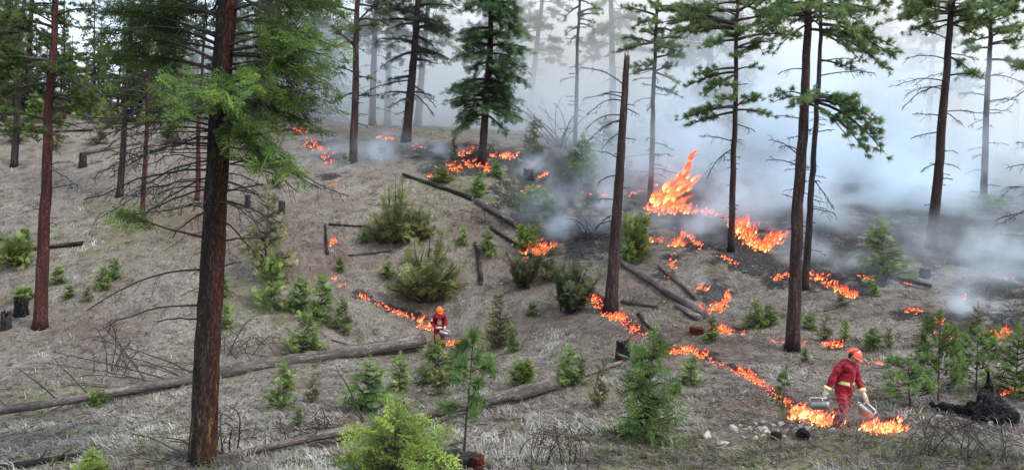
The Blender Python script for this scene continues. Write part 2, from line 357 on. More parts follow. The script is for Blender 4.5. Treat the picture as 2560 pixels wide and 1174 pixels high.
# grass blades: matted, combed downhill, in clumps
def grass_layer(name, n_clump, per, D0, D1, ln, label, up=.35, burn_skip=True, wide=.010):
    D = np.exp(rng.uniform(math.log(D0), math.log(D1), n_clump)); u = rng.uniform(-.74, .74, n_clump)
    X = D * u; Y = D
    Z = H(X, Y)
    if burn_skip:
        bf = spots(X, Y, bw) + (fbm(X * 1.1, Y * 1.1) - .45); keep = bf < .5
        keep &= (fbm(X * .9 + 31, Y * .9 + 77, 3) + rng.normal(0, .05, len(X))) > .375
        X, Y, Z = X[keep], Y[keep], Z[keep]
    n_ = len(X); gr = spots(X, Y, gw); dr = spots(X, Y, dw)
    e = .4; dx = (H(X + e, Y) - Z) / e; dy = (H(X, Y + e) - Z) / e
    flow = np.stack([-dx, -dy], -1) * 1.2 + np.stack([fbm(X * .5, Y * .5) - .45, fbm(X * .5 + 50, Y * .5) - .45], -1) * 3.5 + np.array([-.25, -.15])
    clen = rng.uniform(.6, 1.25, n_)
    base = np.array([.345, .325, .285]); tone = (fbm(X * 1.1 + 9, Y * 1.1) * .6 + fbm(X * .3 + 70, Y * .3) * .4)[:, None]
    ccol = base * np.clip(.02 + 2.0 * tone, .25, 1.6) * rng.uniform(.6, 1.25, (n_, 1))
    ccol = np.where((rng.random(n_) < .10 + .45 * gr * (fbm(X * 2, Y * 2) > .42))[:, None], np.array([.20, .215, .095]) * rng.uniform(.6, 1.2, (n_, 1)), ccol)
    ccol = np.where(((rng.random(n_) < .25) & (dr > .3))[:, None], np.array([.10, .06, .042]), ccol)
    idx = np.repeat(np.arange(n_), per); m_ = len(idx)
    keep = rng.random(m_) > .55 * dr[idx]; idx = idx[keep]; m_ = len(idx)
    ang = np.arctan2(flow[idx, 1], flow[idx, 0]) + rng.normal(0, .75, m_)
    L = ln * clen[idx] * rng.uniform(.5, 1.3, m_); off = rng.normal(0, .09, (m_, 2)) * (1 + .3 * ln)
    bx = X[idx] + off[:, 0]; by = Y[idx] + off[:, 1]; bz = Z[idx] + dx[idx] * off[:, 0] + dy[idx] * off[:, 1] - .015
    lift = np.abs(rng.normal(up, .22, m_)); ch = np.cos(np.minimum(lift, 1.3))
    d = np.stack([np.cos(ang) * ch, np.sin(ang) * ch], -1)
    slope = dx[idx] * d[:, 0] + dy[idx] * d[:, 1]
    m1 = np.stack([bx + d[:, 0] * L * .5, by + d[:, 1] * L * .5, bz + L * (slope * .5 + np.sin(lift) * .62)], -1)
    tip = np.stack([bx + d[:, 0] * L, by + d[:, 1] * L, bz + L * (slope + np.sin(lift) * .75) + .005], -1)
    s_ = np.stack([-np.sin(ang), np.cos(ang), np.zeros(m_)], -1) * (wide * rng.uniform(.6, 1.4, m_))[:, None]
    b0 = np.stack([bx, by, bz], -1)
    v = np.stack([b0 - s_, b0 + s_, m1 + s_ * .7, m1 - s_ * .7, tip], 1).reshape(-1, 3); k = np.arange(m_)[:, None] * 5
    c_ = ccol[idx] * rng.uniform(.6, 1.35, (m_, 1))
    q = MB(); q.add(v, np.hstack([k + 3, k + 2, k + 4]), np.hstack([k, k + 1, k + 2, k + 3]), np.repeat(c_, 5, axis=0))
    return tag(q.build(name, MAT['grass'], smooth=False), label, 'grass', kind='stuff')
grass_layer('dead_grass', 13500, 14, 11.5, 40, .26, 'matted dry dead grass covering the slope', wide=.009)
grass_layer('dead_grass', 3500, 12, 34, 58, .32, 'sparse dry grass on the upper slope', wide=.016)
grass_layer('foreground_grass', 850, 20, 11.5, 15.2, .32, 'longer pale dry grass along the foreground verge', .8, wide=.007)

def green_tufts():
    n_ = 1500; D = np.exp(rng.uniform(math.log(12), math.log(42), n_)); X = D * rng.uniform(-.72, .72, n_); keep = (spots(X, D, bw) < .3) & (fbm(X * .6 + 7, D * .6) > .40); X, D = X[keep], D[keep]; Z = H(X, D); n_ = len(X); per = 14
    i = np.repeat(np.arange(n_), per); m_ = len(i); a = rng.uniform(0, 6.28, m_); e = rng.uniform(.5, 1.4, m_); L = rng.uniform(.06, .17, m_) * rng.uniform(.6, 1.5, n_)[i]
    b_ = np.stack([X[i] + rng.normal(0, .05, m_), D[i] + rng.normal(0, .05, m_), Z[i] - .01], -1); d = np.stack([np.cos(a) * np.cos(e), np.sin(a) * np.cos(e), np.sin(e)], -1) * L[:, None]; s_ = np.stack([-np.sin(a), np.cos(a), 0 * a], -1) * .012
    c_ = np.array([.17, .20, .075]) * rng.uniform(.6, 1.3, (n_, 1)); c_ = np.where(rng.random((n_, 1)) < .3, np.array([[.16, .11, .08]]), c_)
    q = MB(); q.add(np.stack([b_ - s_, b_ + s_, b_ + d], 1).reshape(-1, 3), np.arange(m_ * 3).reshape(-1, 3), None, np.repeat(c_[i], 3, 0)); tag(q.build('green_tufts', MAT['grass'], smooth=False), 'small green and brown plant tufts sprinkled over the dead grass', 'plants', kind='stuff')
green_tufts()
# ------------------------------------------------------------------ foliage templates
def needle_tri(base, tip, wd):
    d = unit(tip - base); s_ = unit(np.cross(d, rng.normal(0, 1, 3))) * wd; return np.array([base - s_, base + s_, tip])
def tuft_template(n_=40, L=1.0, wd=.06, spread=1.0, seed=1):
    r = np.random.default_rng(seed); V = []
    for i in range(n_):
        th = r.uniform(0, 2 * math.pi); ph = r.uniform(.15, 1.35) * spread
        d = np.array([math.cos(th) * math.sin(ph), math.cos(ph), math.sin(th) * math.sin(ph)])
        b_ = np.array([0, r.uniform(-.55, .05), 0]); V.append(needle_tri(b_, b_ + d * L * r.uniform(.75, 1.1), wd))
    return np.vstack(V), np.arange(n_ * 3).reshape(-1, 3)
def shoots(seed, npair=4):
    r = np.random.default_rng(seed); out = [(np.zeros(3), np.array([0, 1., 0]), 1.0)]
    for k in range(npair):
        y = .08 + .2 * k + r.uniform(-.03, .03)
        for s_ in (-1, 1):
            d = unit(np.array([s_ * math.sin(.95), math.cos(.95), r.uniform(-.12, .16)])); out.append((np.array([0, y, 0]), d, (.62 - .09 * k) * r.uniform(.8, 1.15)))
    return out
def spray_lo(seed, wd=.055):
    V = []; Fc = []
    r = np.random.default_rng(seed)
    for b_, d, L in shoots(seed):
        s_ = unit(np.cross(d, [0, 0, 1.0]) + r.normal(0, .35, 3)) * wd; k = len(V)
        V += [b_, b_ + d * L * .5 + s_, b_ + d * L, b_ + d * L * .45 - s_]; Fc += [(k, k + 1, k + 2), (k, k + 2, k + 3)]
    return np.array(V), np.array(Fc)
def spray_hi(seed, nn=8, nl=.10, wd=.026):
    V = []
    r = np.random.default_rng(seed)
    for b_, d, L in shoots(seed):
        sx = unit(np.cross(d, [0, 0, 1.0])); up_ = np.cross(sx, d); q = max(4, int(nn * (L + .35)))
        for j in range(q):
            t = (j + .5) / q * L
            for s_ in (-1, 1):
                e = unit(d * .75 + sx * s_ * 1.0 + up_ * r.uniform(-.2, .7)); p = b_ + d * t; V.append(needle_tri(p, p + e * nl * r.uniform(.8, 1.2), wd))
    return np.vstack(V), np.arange(len(V) * 3).reshape(-1, 3)
TUFT = [tuft_template(36, seed=k) for k in range(3)]; TUFT_LO = [tuft_template(16, wd=.07, seed=k + 5) for k in range(2)]
SPRAY_LO = [spray_lo(k) for k in range(4)]; SPRAY_HI = [spray_hi(k) for k in range(3)]

G_FIR = np.array([.085, .138, .028]); G_FIRD = np.array([.052, .090, .034]); G_PINE = np.array([.165, .235, .090]); G_YEL = np.array([.190, .250, .050]); G_SAP = np.array([.150, .225, .052]); G_OLIVE = np.array([.19, .20, .08])
TWIG = np.array([.045, .034, .030])

class Tree:
    """collects wood, needles and dead branches of one plant"""
    def __init__(s, col, templ, spray=.32, twig_rad=.006, hi=False):
        s.nd = MB(); s.wd = MB(); s.dead = []; s.fat = 1.0; s.col = col; s.templ = templ; s.spray = spray; s.tr = twig_rad
    def put(s, pos, d, sc, col):
        k = rng.integers(0, len(s.templ), len(pos)); fr = frames(d, rng.normal(0, .6, len(pos)))
        for i, (tv, tf) in enumerate(s.templ):
            q = k == i
            if q.any(): s.nd.inst(tv, tf, fr[q], pos[q], col[q], sc[q])
    def limb_wood(s, path, r0, r1=.006, sides=5):
        s.wd.tube(path, np.linspace(r0, r1, len(path)) * s.fat, sides, TWIG * rng.uniform(.7, 1.2))
    def fir_limb(s, path, dens=1.0, t0=.2, wide=.45, bright=1.0, hang=.18, wood=True):
        L = np.linalg.norm(np.diff(path, axis=0), axis=1).sum()
        if wood: s.limb_wood(path, .012 + .011 * L, .005)
        nt_ = max(4, int(L / s.spray * 4.2 * dens)); t = np.clip(np.linspace(t0, 1, nt_) + rng.normal(0, .01, nt_), 0, 1)
        p, tg = along(path, t); side = unit(np.cross(tg, [0, 0, 1.0])); sg = np.where(np.arange(nt_) % 2, 1, -1)[:, None]
        d = unit(tg * .75 + side * sg * rng.uniform(.5, 1.0, (nt_, 1)) + np.array([0, 0, -hang]) + rng.normal(0, .16, (nt_, 3)))
        tl = (wide * L * (1 - t) ** .8 * rng.uniform(.55, 1.15, nt_) + s.spray * .3)
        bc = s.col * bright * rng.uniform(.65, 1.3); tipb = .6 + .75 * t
        for i in range(nt_):
            if tl[i] > s.spray * .8:
                e = p[i] + d[i] * tl[i] + np.array([0, 0, -hang * .4 * tl[i]]); s.wd.tube([p[i], (p[i] + e) / 2 + [0, 0, .04 * tl[i]], e], [s.tr, s.tr * .8, s.tr * .5], 3, TWIG, cap=False)
            k = max(1, int(tl[i] / (s.spray * .42))); u = (np.arange(k) + .35) / k
            pos = p[i] + d[i] * (tl[i] * u)[:, None] + rng.normal(0, s.spray * .13, (k, 3)) - np.array([0, 0, 1]) * (hang * .4 * tl[i] * u * u)[:, None]
            dd = d[i] + rng.normal(0, .5, (k, 3)) + np.array([0, 0, -hang * .5])
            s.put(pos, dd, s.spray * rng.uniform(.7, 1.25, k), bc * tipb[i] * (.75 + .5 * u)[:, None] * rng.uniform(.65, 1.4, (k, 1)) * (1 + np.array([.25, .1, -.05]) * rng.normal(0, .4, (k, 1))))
    def pine_limb(s, path, dens=1.0, t0=.35, tuft=.17, bright=1.0, wood=True, spread=.35):
        L = np.linalg.norm(np.diff(path, axis=0), axis=1).sum()
        if wood: s.limb_wood(path, .010 + .011 * L, .007)
        ns_ = max(2, int(L * 6.0 * dens)); t = np.sort(rng.uniform(t0, 1, ns_)); t[-1] = 1
        p, tg = along(path, t); bc = s.col * bright * rng.uniform(.75, 1.2)
        for i in range(ns_):
            side = unit(np.cross(tg[i], [0, 0, 1.0])) * rng.choice([-1, 1]); l = spread * L * rng.uniform(.35, 1) * (1.15 - t[i]) + .12
            d = unit(tg[i] * .8 + side * rng.uniform(.3, 1.1) + np.array([0, 0, rng.uniform(-.3, .45)]))
            e = p[i] + d * l + np.array([0, 0, .08 * l]); m_ = p[i] + d * l * .5 - np.array([0, 0, .06 * l])
            s.wd.tube([p[i], m_, e], [.009, .007, .005], 3, TWIG, cap=False)
            k = max(1, int(l / .14)); u = 1 - np.linspace(0, .6, k) ** 1.0 * (1 if k > 1 else 0)
            pos = p[i] + (e - p[i]) * u[:, None] + rng.normal(0, .05, (k, 3))
            dd = d + rng.normal(0, .45, (k, 3)) + np.array([0, 0, .25])
            s.put(pos, dd, tuft * rng.uniform(.8, 1.25, k), bc * rng.uniform(.7, 1.35, (k, 1)) * (1 + np.array([.2, .08, -.05]) * rng.normal(0, .5, (k, 1))))
    def dead_limb(s, path, r0=.02, twigs=1.0, droop=.3, col=None, own=True, tl=.5):
        q = MB() if own else s.wd; col = TWIG * rng.uniform(.6, 1.3) if col is None else col
        path = np.asarray(path, float); L = np.linalg.norm(np.diff(path, axis=0), axis=1).sum()
        wob = path + rng.normal(0, .018 * L ** .5, path.shape) * np.linspace(0, 1, len(path))[:, None]
        q.tube(wob, np.linspace(r0, .35 * r0 + .002, len(path)) * s.fat, 5, col, .15)
        for i in range(int(L * 5 * twigs)):
            t = rng.uniform(.2, 1) ** .8; p, tg = along(wob, np.array([t])); p, tg = p[0], tg[0]
            side = unit(np.cross(tg, [0, 0, 1.0])) * rng.choice([-1, 1]); l = tl * rng.uniform(.3, 1.0) * min(1, L * .5 + .3) * (1.2 - .6 * t)
            d = unit(tg * .7 + side * rng.uniform(.3, 1.1) + rng.normal(0, .3, 3)); e = p + d * l + [0, 0, -droop * l]; m_ = p + d * l * .5 + [0, 0, .02]
            q.tube([p, m_, e], np.array([.0065, .0055, .004]) * s.fat, 3, col, cap=False)
            for j in range(rng.integers(0, 3)):
                f = rng.uniform(.3, .95); b_ = p + (e - p) * f; dd = unit(d + rng.normal(0, .6, 3)) * l * rng.uniform(.25, .5)
                q.tube([b_, b_ + dd * .5, b_ + dd + [0, 0, -.1 * l]], np.array([.005, .0045, .003]) * s.fat, 3, col, cap=False)
        if own: s.dead.append(q)

def trunk_path(base, top, n_=26, wob=.03):
    t = np.linspace(0, 1, n_)[:, None]; p = base + (top - base) * t; w_ = rng.normal(0, 1, (n_, 2)); w_ = np.cumsum(w_, 0) * wob * .35; w_ -= w_[0]; w_[:2] = 0
    p[:, :2] += w_ * np.minimum(1, t * 4); return p
def trunk_mesh(path, r0, sides=14, taper=.85, rough=.13, flare=.28):
    n_ = len(path); t = np.linspace(0, 1, n_); rad = r0 * (1 - taper * t) ; hgt = np.linalg.norm(path - path[0], axis=1)
    rad = rad * (1 + flare * np.exp(-hgt / (r0 * 1.6)))
    q = MB(); q.tube(path, rad, sides, None, rough); return q, rad
def arc(p0, p1, lift=0.0, n_=8, bend=0.0):
    t = np.linspace(0, 1, n_)[:, None]; d = np.asarray(p1) - p0; side = unit(np.cross(d, [0, 0, 1.0]))
    return p0 + d * t + np.array([0, 0, 1]) * lift * 4 * t * (1 - t) + side * bend * 4 * t * (1 - t)
def limb(p0, az, L, rise, sag, n_=8):
    t = np.linspace(0, 1, n_); d = np.array([math.cos(az), math.sin(az)])
    q = np.stack([p0[0] + d[0] * L * t, p0[1] + d[1] * L * t, p0[2] + L * (rise * t - sag * t * t)], -1)
    q[1:] += rng.normal(0, .025 * L, (n_ - 1, 3)) * t[1:, None]; return q

def finish(tr, name, base, tmesh, bark, label, cat, group, crown='crown', kindw='branches'):
    o = thing(name, base, label, cat, group)
    tmesh.build('trunk', bark, o, origin=base)
    if tr.nd.n: tr.nd.build(crown, MAT['needle'], o, smooth=False, origin=base)['kind'] = 'stuff'
    if tr.wd.n: tr.wd.build('limbs', MAT['twig'], o, origin=base)['kind'] = 'stuff'
    for q in tr.dead: q.build('dead_branch', MAT['twig'], o, origin=base)
    return o

def tree_frame(px, py, tx, ty, wpx, Hm, back=None, D=None):
    """base on the ground at a pixel, axis through a second pixel, height in metres"""
    if D is None: base, D = GD(px, py)
    else:
        base = P3(px, py, D); base[2] = H(base[0:1], base[1:2])[0]
    q = P3(tx, ty, D); ax = unit(q - base); top = base + ax * Hm / ax[2]
    return base - np.array([0, 0, .15]), top, wpx * D / F / 2, D
def at_py(path, py):
    """point of a trunk path at a photograph row"""
    d = path - CAM; z = d @ FWD; v = 587 - F * (d @ UP) / z
    k = int(np.argmin(np.abs(v - py))); k2 = min(max(k + (1 if v[k] > py else -1), 0), len(path) - 1)
    if k == k2 or v[k] == v[k2]: return path[k]
    f = np.clip((py - v[k]) / (v[k2] - v[k]), 0, 1); return path[k] * (1 - f) + path[k2] * f
def px_limb(path, py, ex_, ey, D, off=0.0, lift=0.0, bend=0.0, n_=8):
    return arc(at_py(path, py), P3(ex_, ey, D + off), lift, n_, bend)
# ------------------------------------------------------------------ the big fir in the foreground
def big_fir():
    base, top, r0, D = tree_frame(505, 1160, 562, 0, 66, 21)
    path = trunk_path(base, top, 60, .02); tm, rad = trunk_mesh(path, r0, 26, .72, .10, .12)
    T = Tree(G_FIR, SPRAY_HI, .34, .007)
    L = []   # live limbs: trunk row, end pixel, depth offset, lift, density, brightness
    live = [(160,215,70,-.4,.35,1.0,.8),(180,245,140,.8,.25,1.0,.7),(60,330,-20,-.6,.3,1,.8),(40,270,20,1.0,.2,1,.75),(20,420,-60,-.2,.2,1,.8),(120,360,60,1.2,.2,.9,.7),
            (215,400,200,-1.5,.25,1.1,1.5),(235,440,265,-1.9,.3,1.1,1.6),(245,560,240,-2.2,.3,1.1,1.6),(230,640,205,-1.6,.25,1.1,1.5),(265,640,300,-1.4,.25,1.1,1.45),
            (255,700,320,-.8,.25,1.1,1.3),(200,760,250,-.4,.35,1.1,1.2),(140,830,215,.3,.4,1.1,1.0),(90,850,120,-.3,.35,1.1,1.0),(60,780,40,.6,.3,1.0,.9),(30,820,10,-.8,.3,1,.95),
            (300,740,420,-.5,.2,1.0,1.15),(320,760,445,.2,.2,.8,1.0),(290,690,370,-1.1,.2,1.0,1.25),(0,480,-80,-.9,.2,1,.8),
            (250,405,300,-.9,.2,.9,1.3),(130,300,115,.2,.3,.9,.75),(100,250,30,.5,.3,1,.75),(310,610,345,-1.0,.15,.9,1.2),(170,720,170,.7,.25,1.1,1.05),(60,720,75,.3,.25,1.1,.95),(220,790,300,.5,.3,1.0,1.0),(20,740,-40,.3,.2,1,.9),(120,770,90,-.9,.25,1,1.05),(270,720,265,-.2,.3,1,1.2),(180,800,180,-.5,.35,1.1,1.1),(235,835,260,.0,.4,1.0,1.05),(250,810,330,.4,.35,1.0,1.0),(130,845,150,-.6,.35,1.1,1.1),(310,700,440,-.9,.25,.9,1.15),(290,620,400,-1.2,.2,.9,1.2),(205,690,225,-1.5,.3,1.1,1.3),(200,660,190,-1.0,.2,1.0,1.2)]
    for row, ex_, ey, off, lf, de, br in live:
        T.fir_limb(px_limb(path, row, ex_, ey, D, off, lf * .5), de * (.5 if off < -1 else .72), .34, .34, br * .95, .25)
    # a low live bough that ends in a green spray
    lp = px_limb(path, 600, 300, 548, D, -.5, .02, 0, 9); lp[4:, 2] += np.linspace(0, .12, 5); T.fir_limb(lp, .9, .62, .5, 1.35, .1)
    # random limbs above the frame and at the far side
    for k in range(60):
        f = rng.uniform(.56, .985); p = path[int(f * 59)]; l = (1.02 - f) * 5.6 + .5
        T.fir_limb(limb(p, rng.uniform(0, 6.28), l, .12, .28), .55, .2, .38, rng.uniform(.7, 1.0), .2)
    for k in range(9):
        f = rng.uniform(.42, .58); T.fir_limb(limb(path[int(f * 59)], rng.uniform(.4, 2.8), 2.6, .05, .25), .6, .3, .38, .8, .2)
    # bare lower branches
    for row, ex_, ey, off, lf, bd, tw in [(425,215,505,-.5,.20,.1,1.5),(362,290,432,.3,.22,-.1,1.6),(400,340,470,.6,.15,.1,1.4),(440,395,520,.7,.12,0,1.3),(675,222,770,-.7,.22,.05,.5),(765,262,818,-.4,.16,.05,.6),
            (800,385,803,.5,.05,0,.4),(318,235,300,.2,.12,0,1.2),(330,350,330,-.6,.1,0,1.2),(485,655,462,-.4,.03,0,.5),(605,650,595,.2,.02,0,.5),(672,602,655,-.3,.02,0,.4),(420,690,415,.5,.12,0,1.1),(360,700,395,.6,.14,0,1.1),
            (455,660,505,-.5,.12,0,.9),(520,430,590,.6,.08,0,1.0),(540,640,640,.5,.1,0,.7),(345,430,372,-1.0,.1,0,1.2),(470,330,560,.2,.15,0,1.0),(395,800,470,.3,.18,0,1.1),(300,250,350,.9,.2,0,1.2),(500,700,560,.4,.1,0,.8)]:
        T.dead_limb(px_limb(path, row, ex_, ey, D, off, lf, bd, 9), .024, tw, .45, np.array([.022, .018, .018]) * rng.uniform(.7, 1.5), tl=.55)
    for k in range(46):
        p = at_py(path, rng.uniform(20, 520)); az = rng.choice([rng.uniform(2.4, 4.2), rng.uniform(-1.0, .9)], p=[.62, .38])
        T.dead_limb(limb(p, az, rng.uniform(.9, 2.7), rng.uniform(0, .15), rng.uniform(.15, .4), 8), .015, 1.3, .5, np.array([.020, .016, .016]) * rng.uniform(.7, 1.6), tl=.6)
    for k in range(26):
        f = rng.uniform(.12, .40); p = path[int(f * 59)]
        T.dead_limb(limb(p, rng.uniform(0, 6.28), rng.uniform(.2, .9), 0, .35, 5), .009, .5, .3, np.array([.02, .017, .016]))
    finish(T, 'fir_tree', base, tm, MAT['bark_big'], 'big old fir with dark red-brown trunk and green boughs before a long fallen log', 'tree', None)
big_fir()

# ------------------------------------------------------------------ pines and firs placed by trunk foot, trunk axis and width
def pine_tree(name, px, py, tx, ty, wpx, Hm, label, crown_row, nlimb, lmax, bark='bark_pine', limbs=(), dead=(), nd=10, drow=(150, 560), tuft=.19, col=G_PINE, templ=None, dens=1.0, D=None, group=None, dlen=1.0, top_dens=.6, ddens=1.0, bright=1.0):
    base, top, r0, D = tree_frame(px, py, tx, ty, wpx * .86, Hm, D=D)
    path = trunk_path(base, top, 44, .045); tm, rad = trunk_mesh(path, r0, 16)
    T = Tree(col, templ or TUFT); T.fat = max(1, D / 17)
    z0 = at_py(path, crown_row)[2]; zt = path[-1][2]
    ztop_frame = at_py(path, -60)[2] if D < 200 else zt
    for k in range(nlimb):
        f = (k + rng.random()) / nlimb; z = z0 + (zt - z0) * f ** 1.1; i = int(np.argmin(np.abs(path[:, 2] - z))); prof = (1 - f) ** .7 * (.55 + .45 * min(1, f * 6))
        T.pine_limb(limb(path[i], rng.uniform(0, 6.28), max(.5, lmax * prof * rng.uniform(.7, 1.15)), rng.uniform(-.05, .35), rng.uniform(.05, .35)), dens if f < .5 else dens * top_dens, .35, tuft, bright * rng.uniform(.8, 1.2))
    for row, ex_, ey, off, lf in limbs:
        T.pine_limb(px_limb(path, row, ex_, ey, D, off, lf), dens, .3, tuft, bright)
    for row, ex_, ey, off, lf in dead:
        T.dead_limb(px_limb(path, row, ex_, ey, D, off, lf), .016, ddens, .3, tl=.6)
    for k in range(nd):
        p = at_py(path, rng.uniform(*drow)); T.dead_limb(limb(p, rng.uniform(0, 6.28), dlen * rng.uniform(.3, 1.0), rng.uniform(-.05, .1), rng.uniform(.0, .35), 6), .011, ddens, .3, tl=.4)
    return finish(T, name, base, tm, MAT[bark], label, 'tree', group)
def fir_tree(name, px, py, tx, ty, wpx, Hm, label, crown_row, nlimb, lmax, bark='bark_dark', limbs=(), dead=(), nd=10, drow=(150, 560), spray=.4, col=G_FIRD, templ=None, dens=.8, D=None, group=None, dlen=1.2, sag=.3, bright=1.0, wide=.42):
    base, top, r0, D = tree_frame(px, py, tx, ty, wpx * .86, Hm, D=D)
    path = trunk_path(base, top, 44, .045); tm, rad = trunk_mesh(path, r0, 16)
    T = Tree(col, templ or SPRAY_LO, spray); T.fat = max(1, D / 17)
    z0 = at_py(path, crown_row)[2]; zt = path[-1][2]
    for k in range(nlimb):
        f = (k + rng.random()) / nlimb; z = z0 + (zt - z0) * f; i = int(np.argmin(np.abs(path[:, 2] - z))); prof = (1 - f) ** .75 * (.6 + .4 * min(1, f * 8))
        T.fir_limb(limb(path[i], rng.uniform(0, 6.28), max(.4, lmax * prof * rng.uniform(.75, 1.15)), rng.uniform(-.02, .2), sag * rng.uniform(.6, 1.3)), dens, .12, wide, bright * rng.uniform(.7, 1.25))
    for row, ex_, ey, off, lf in limbs: T.fir_limb(px_limb(path, row, ex_, ey, D, off, lf), dens, .25, wide, bright)
    for row, ex_, ey, off, lf in dead: T.dead_limb(px_limb(path, row, ex_, ey, D, off, lf), .02, 1.0, .3)
    for k in range(nd):
        p = at_py(path, rng.uniform(*drow)); T.dead_limb(limb(p, rng.uniform(0, 6.28), dlen * rng.uniform(.3, 1.0), rng.uniform(-.05, .1), rng.uniform(.1, .5), 6), .012, 1.0, .3, tl=.5)
    return finish(T, name, base, tm, MAT[bark], label, 'tree', group)

pine_tree('pine_tree', 100, 820, 134, 0, 36, 19, 'pine with slender brick-red trunk standing beside a black stump', 330, 46, 2.7, 'bark_red',
    limbs=[(70,-20,60,.3,.2),(150,-30,190,-.3,.2),(210,-10,250,.5,.2),(165,215,150,-.5,.1),(175,60,195,-1.2,.1),(40,260,30,.4,.2),(60,20,10,-.6,.1),(185,170,185,-1.4,.1),(320,5,330,.3,.1),(180,205,200,-.8,.1)],
    dead=[(130,215,110,.3,.15),(230,240,310,-.4,.25),(225,250,200,.4,.2),(300,225,330,.5,.1),(330,-20,350,.2,.2),(245,-20,260,.4,.15),(415,175,405,-.3,.05),(475,200,460,.3,.05),(290,235,255,.5,.1),(370,150,385,-.5,.1),(210,265,240,.5,.15),(420,200,470,.4,.1)],
    nd=16, drow=(180, 620), tuft=.22, col=np.array([.090, .130, .032]), dens=.8)
pine_tree('pine_tree', 35, 416, 62, 0, 19, 18, 'grey pine trunk near a reclining branch tangle, behind the brick-red pine', 230, 34, 2.8, 'bark_dark', nd=8, drow=(150, 390), tuft=.24, col=np.array([.085, .12, .032]), dens=.7, limbs=[(310,-10,320,.3,.1),(330,90,350,-.5,.1),(200,0,190,.2,.1)])
fir_tree('fir_tree', 298, 492, 332, 100, 19, 15, 'dark fir trunk on the grassy slope beside a thin red trunk', 230, 40, 2.4, nd=22, drow=(200, 430), spray=.34, limbs=[(250,240,240,.2,.1),(300,400,300,-.4,.1),(200,250,180,.3,.1),(170,420,165,-.4,.1),(230,210,215,-.3,.1),(310,260,320,.3,.1)], col=G_FIR, dens=.7)
pine_tree('pine_tree', 355, 545, 371, 240, 14, 13, 'thin red-barked pine beside a dark fir trunk on the left slope', 270, 22, 1.8, 'bark_red', nd=10, drow=(250, 480), tuft=.2, col=G_FIR, dens=.8)
pine_tree('pine_tree', 493, 500, 508, 200, 15, 13, 'thin red pine trunk half hidden behind the big old fir', 300, 20, 1.8, 'bark_red', nd=5, drow=(300, 460), tuft=.2, col=G_FIR, dens=.8)
pine_tree('pine_tree', 882, 407, 899, 0, 24, 20, 'lone pine with pinkish-brown trunk and mossy sparse boughs on the knoll', 110, 26, 2.6, 'bark_snag', nd=18, drow=(40, 330), tuft=.24, col=np.array([.10, .12, .05]), dens=.55, dlen=1.0,
    limbs=[(185,845,170,.2,.1),(190,935,200,-.3,.05),(240,940,240,-.2,.05),(230,840,250,.3,.05),(120,830,70,.3,.1),(60,950,10,.2,.2)])
fir_tree('fir_tree', 1015, 354, 1049, 0, 27, 22, 'leaning dark fir with black drooping boughs on the crest of the knoll', 150, 46, 3.6, nd=20, drow=(60, 300), spray=.5, dens=.55, col=np.array([.034, .052, .020]), bright=.9,
    limbs=[(235,955,235,-.8,.15),(245,985,262,-1.2,.1),(230,1080,240,.6,.1),(190,960,205,.5,.1),(130,950,170,.2,.2),(120,1120,150,.3,.2),(60,960,80,.3,.2),(50,1130,90,.2,.2)],
    dead=[(210,1090,270,.3,.2),(230,1085,290,-.4,.2),(200,920,225,.2,.1)])
fir_tree('fir_tree', 1205, 408, 1228, 0, 24, 22, 'dense bushy green fir standing among ground flames', 285, 120, 2.75, 'bark_pine', nd=14, drow=(200, 380), spray=.46, dens=1.15, col=np.array([.050, .098, .034]), sag=.35, wide=.5,
    limbs=[(270,1135,330,-.6,.1),(275,1150,300,-1.0,.1),(260,1280,300,.3,.1),(285,1265,330,-.4,.1),(250,1130,260,.4,.1),(230,1300,250,.2,.1)])
pine_tree('pine_tree', 1437, 365, 1450, 0, 13, 18, 'thin dark pine trunk with a small crown beside a tangle of grey limbs', 55, 26, 2.0, 'bark_dark', nd=20, drow=(60, 340), tuft=.26, col=G_PINE * .85, dens=.8, dlen=1.3, limbs=[(70,1415,85,.3,.1),(90,1425,105,-.2,.1),(40,1500,35,.3,.1),(60,1480,70,-.3,.1)])
pine_tree('pine_tree', 1625, 500, 1650, 0, 17, 18, 'pine with rounded whorls of green needles behind the broken dead pine', 180, 34, 2.4, 'bark_dark', nd=22, drow=(170, 440), tuft=.24, dens=1.0, dlen=1.6,
    limbs=[(110,1560,95,.3,.1),(105,1540,130,-.3,.05),(100,1710,95,.3,.1),(115,1700,130,-.4,.05),(90,1600,80,-.8,.1),(170,1565,190,.2,.05),(180,1690,205,-.2,.05),(130,1650,130,-1.4,.1),(215,1700,240,-.2,.05),(40,1560,20,.3,.1),(30,1720,20,.2,.1)])
pine_tree('pine_tree', 1827, 628, 1846, 0, 20, 18, 'tall pine with broad drooping green boughs standing in blue smoke', 130, 36, 2.9, 'bark_pine', nd=30, drow=(330, 590), tuft=.23, dens=1.0, dlen=.5,
    limbs=[(65,1650,25,.4,.2),(60,1640,60,-.3,.25),(70,1700,80,-.8,.2),(80,1930,60,.3,.2),(120,1940,110,-.4,.2),(100,1990,90,.3,.2),(170,1740,190,-.6,.1),(180,1720,215,.2,.15),(185,1760,240,-.9,.1),(175,1900,170,-.4,.1),
           (265,1700,300,-.3,.12),(268,1735,285,-1.0,.1),(280,1720,315,.4,.1),(270,1880,240,-.5,.1),(265,1915,245,.3,.1),(275,1930,290,-.4,.12),(250,1800,250,-1.3,.05),(140,1840,140,-1.4,.05),(40,1770,20,-.8,.1),(30,1890,10,-.6,.1),(215,1820,215,-1.2,.05),(100,1760,120,-1.2,.1)],
    dead=[(355,1750,340,-.2,.08),(375,1765,450,-.3,.35),(310,1890,330,.2,.05),(215,1870,210,-.2,.03)])
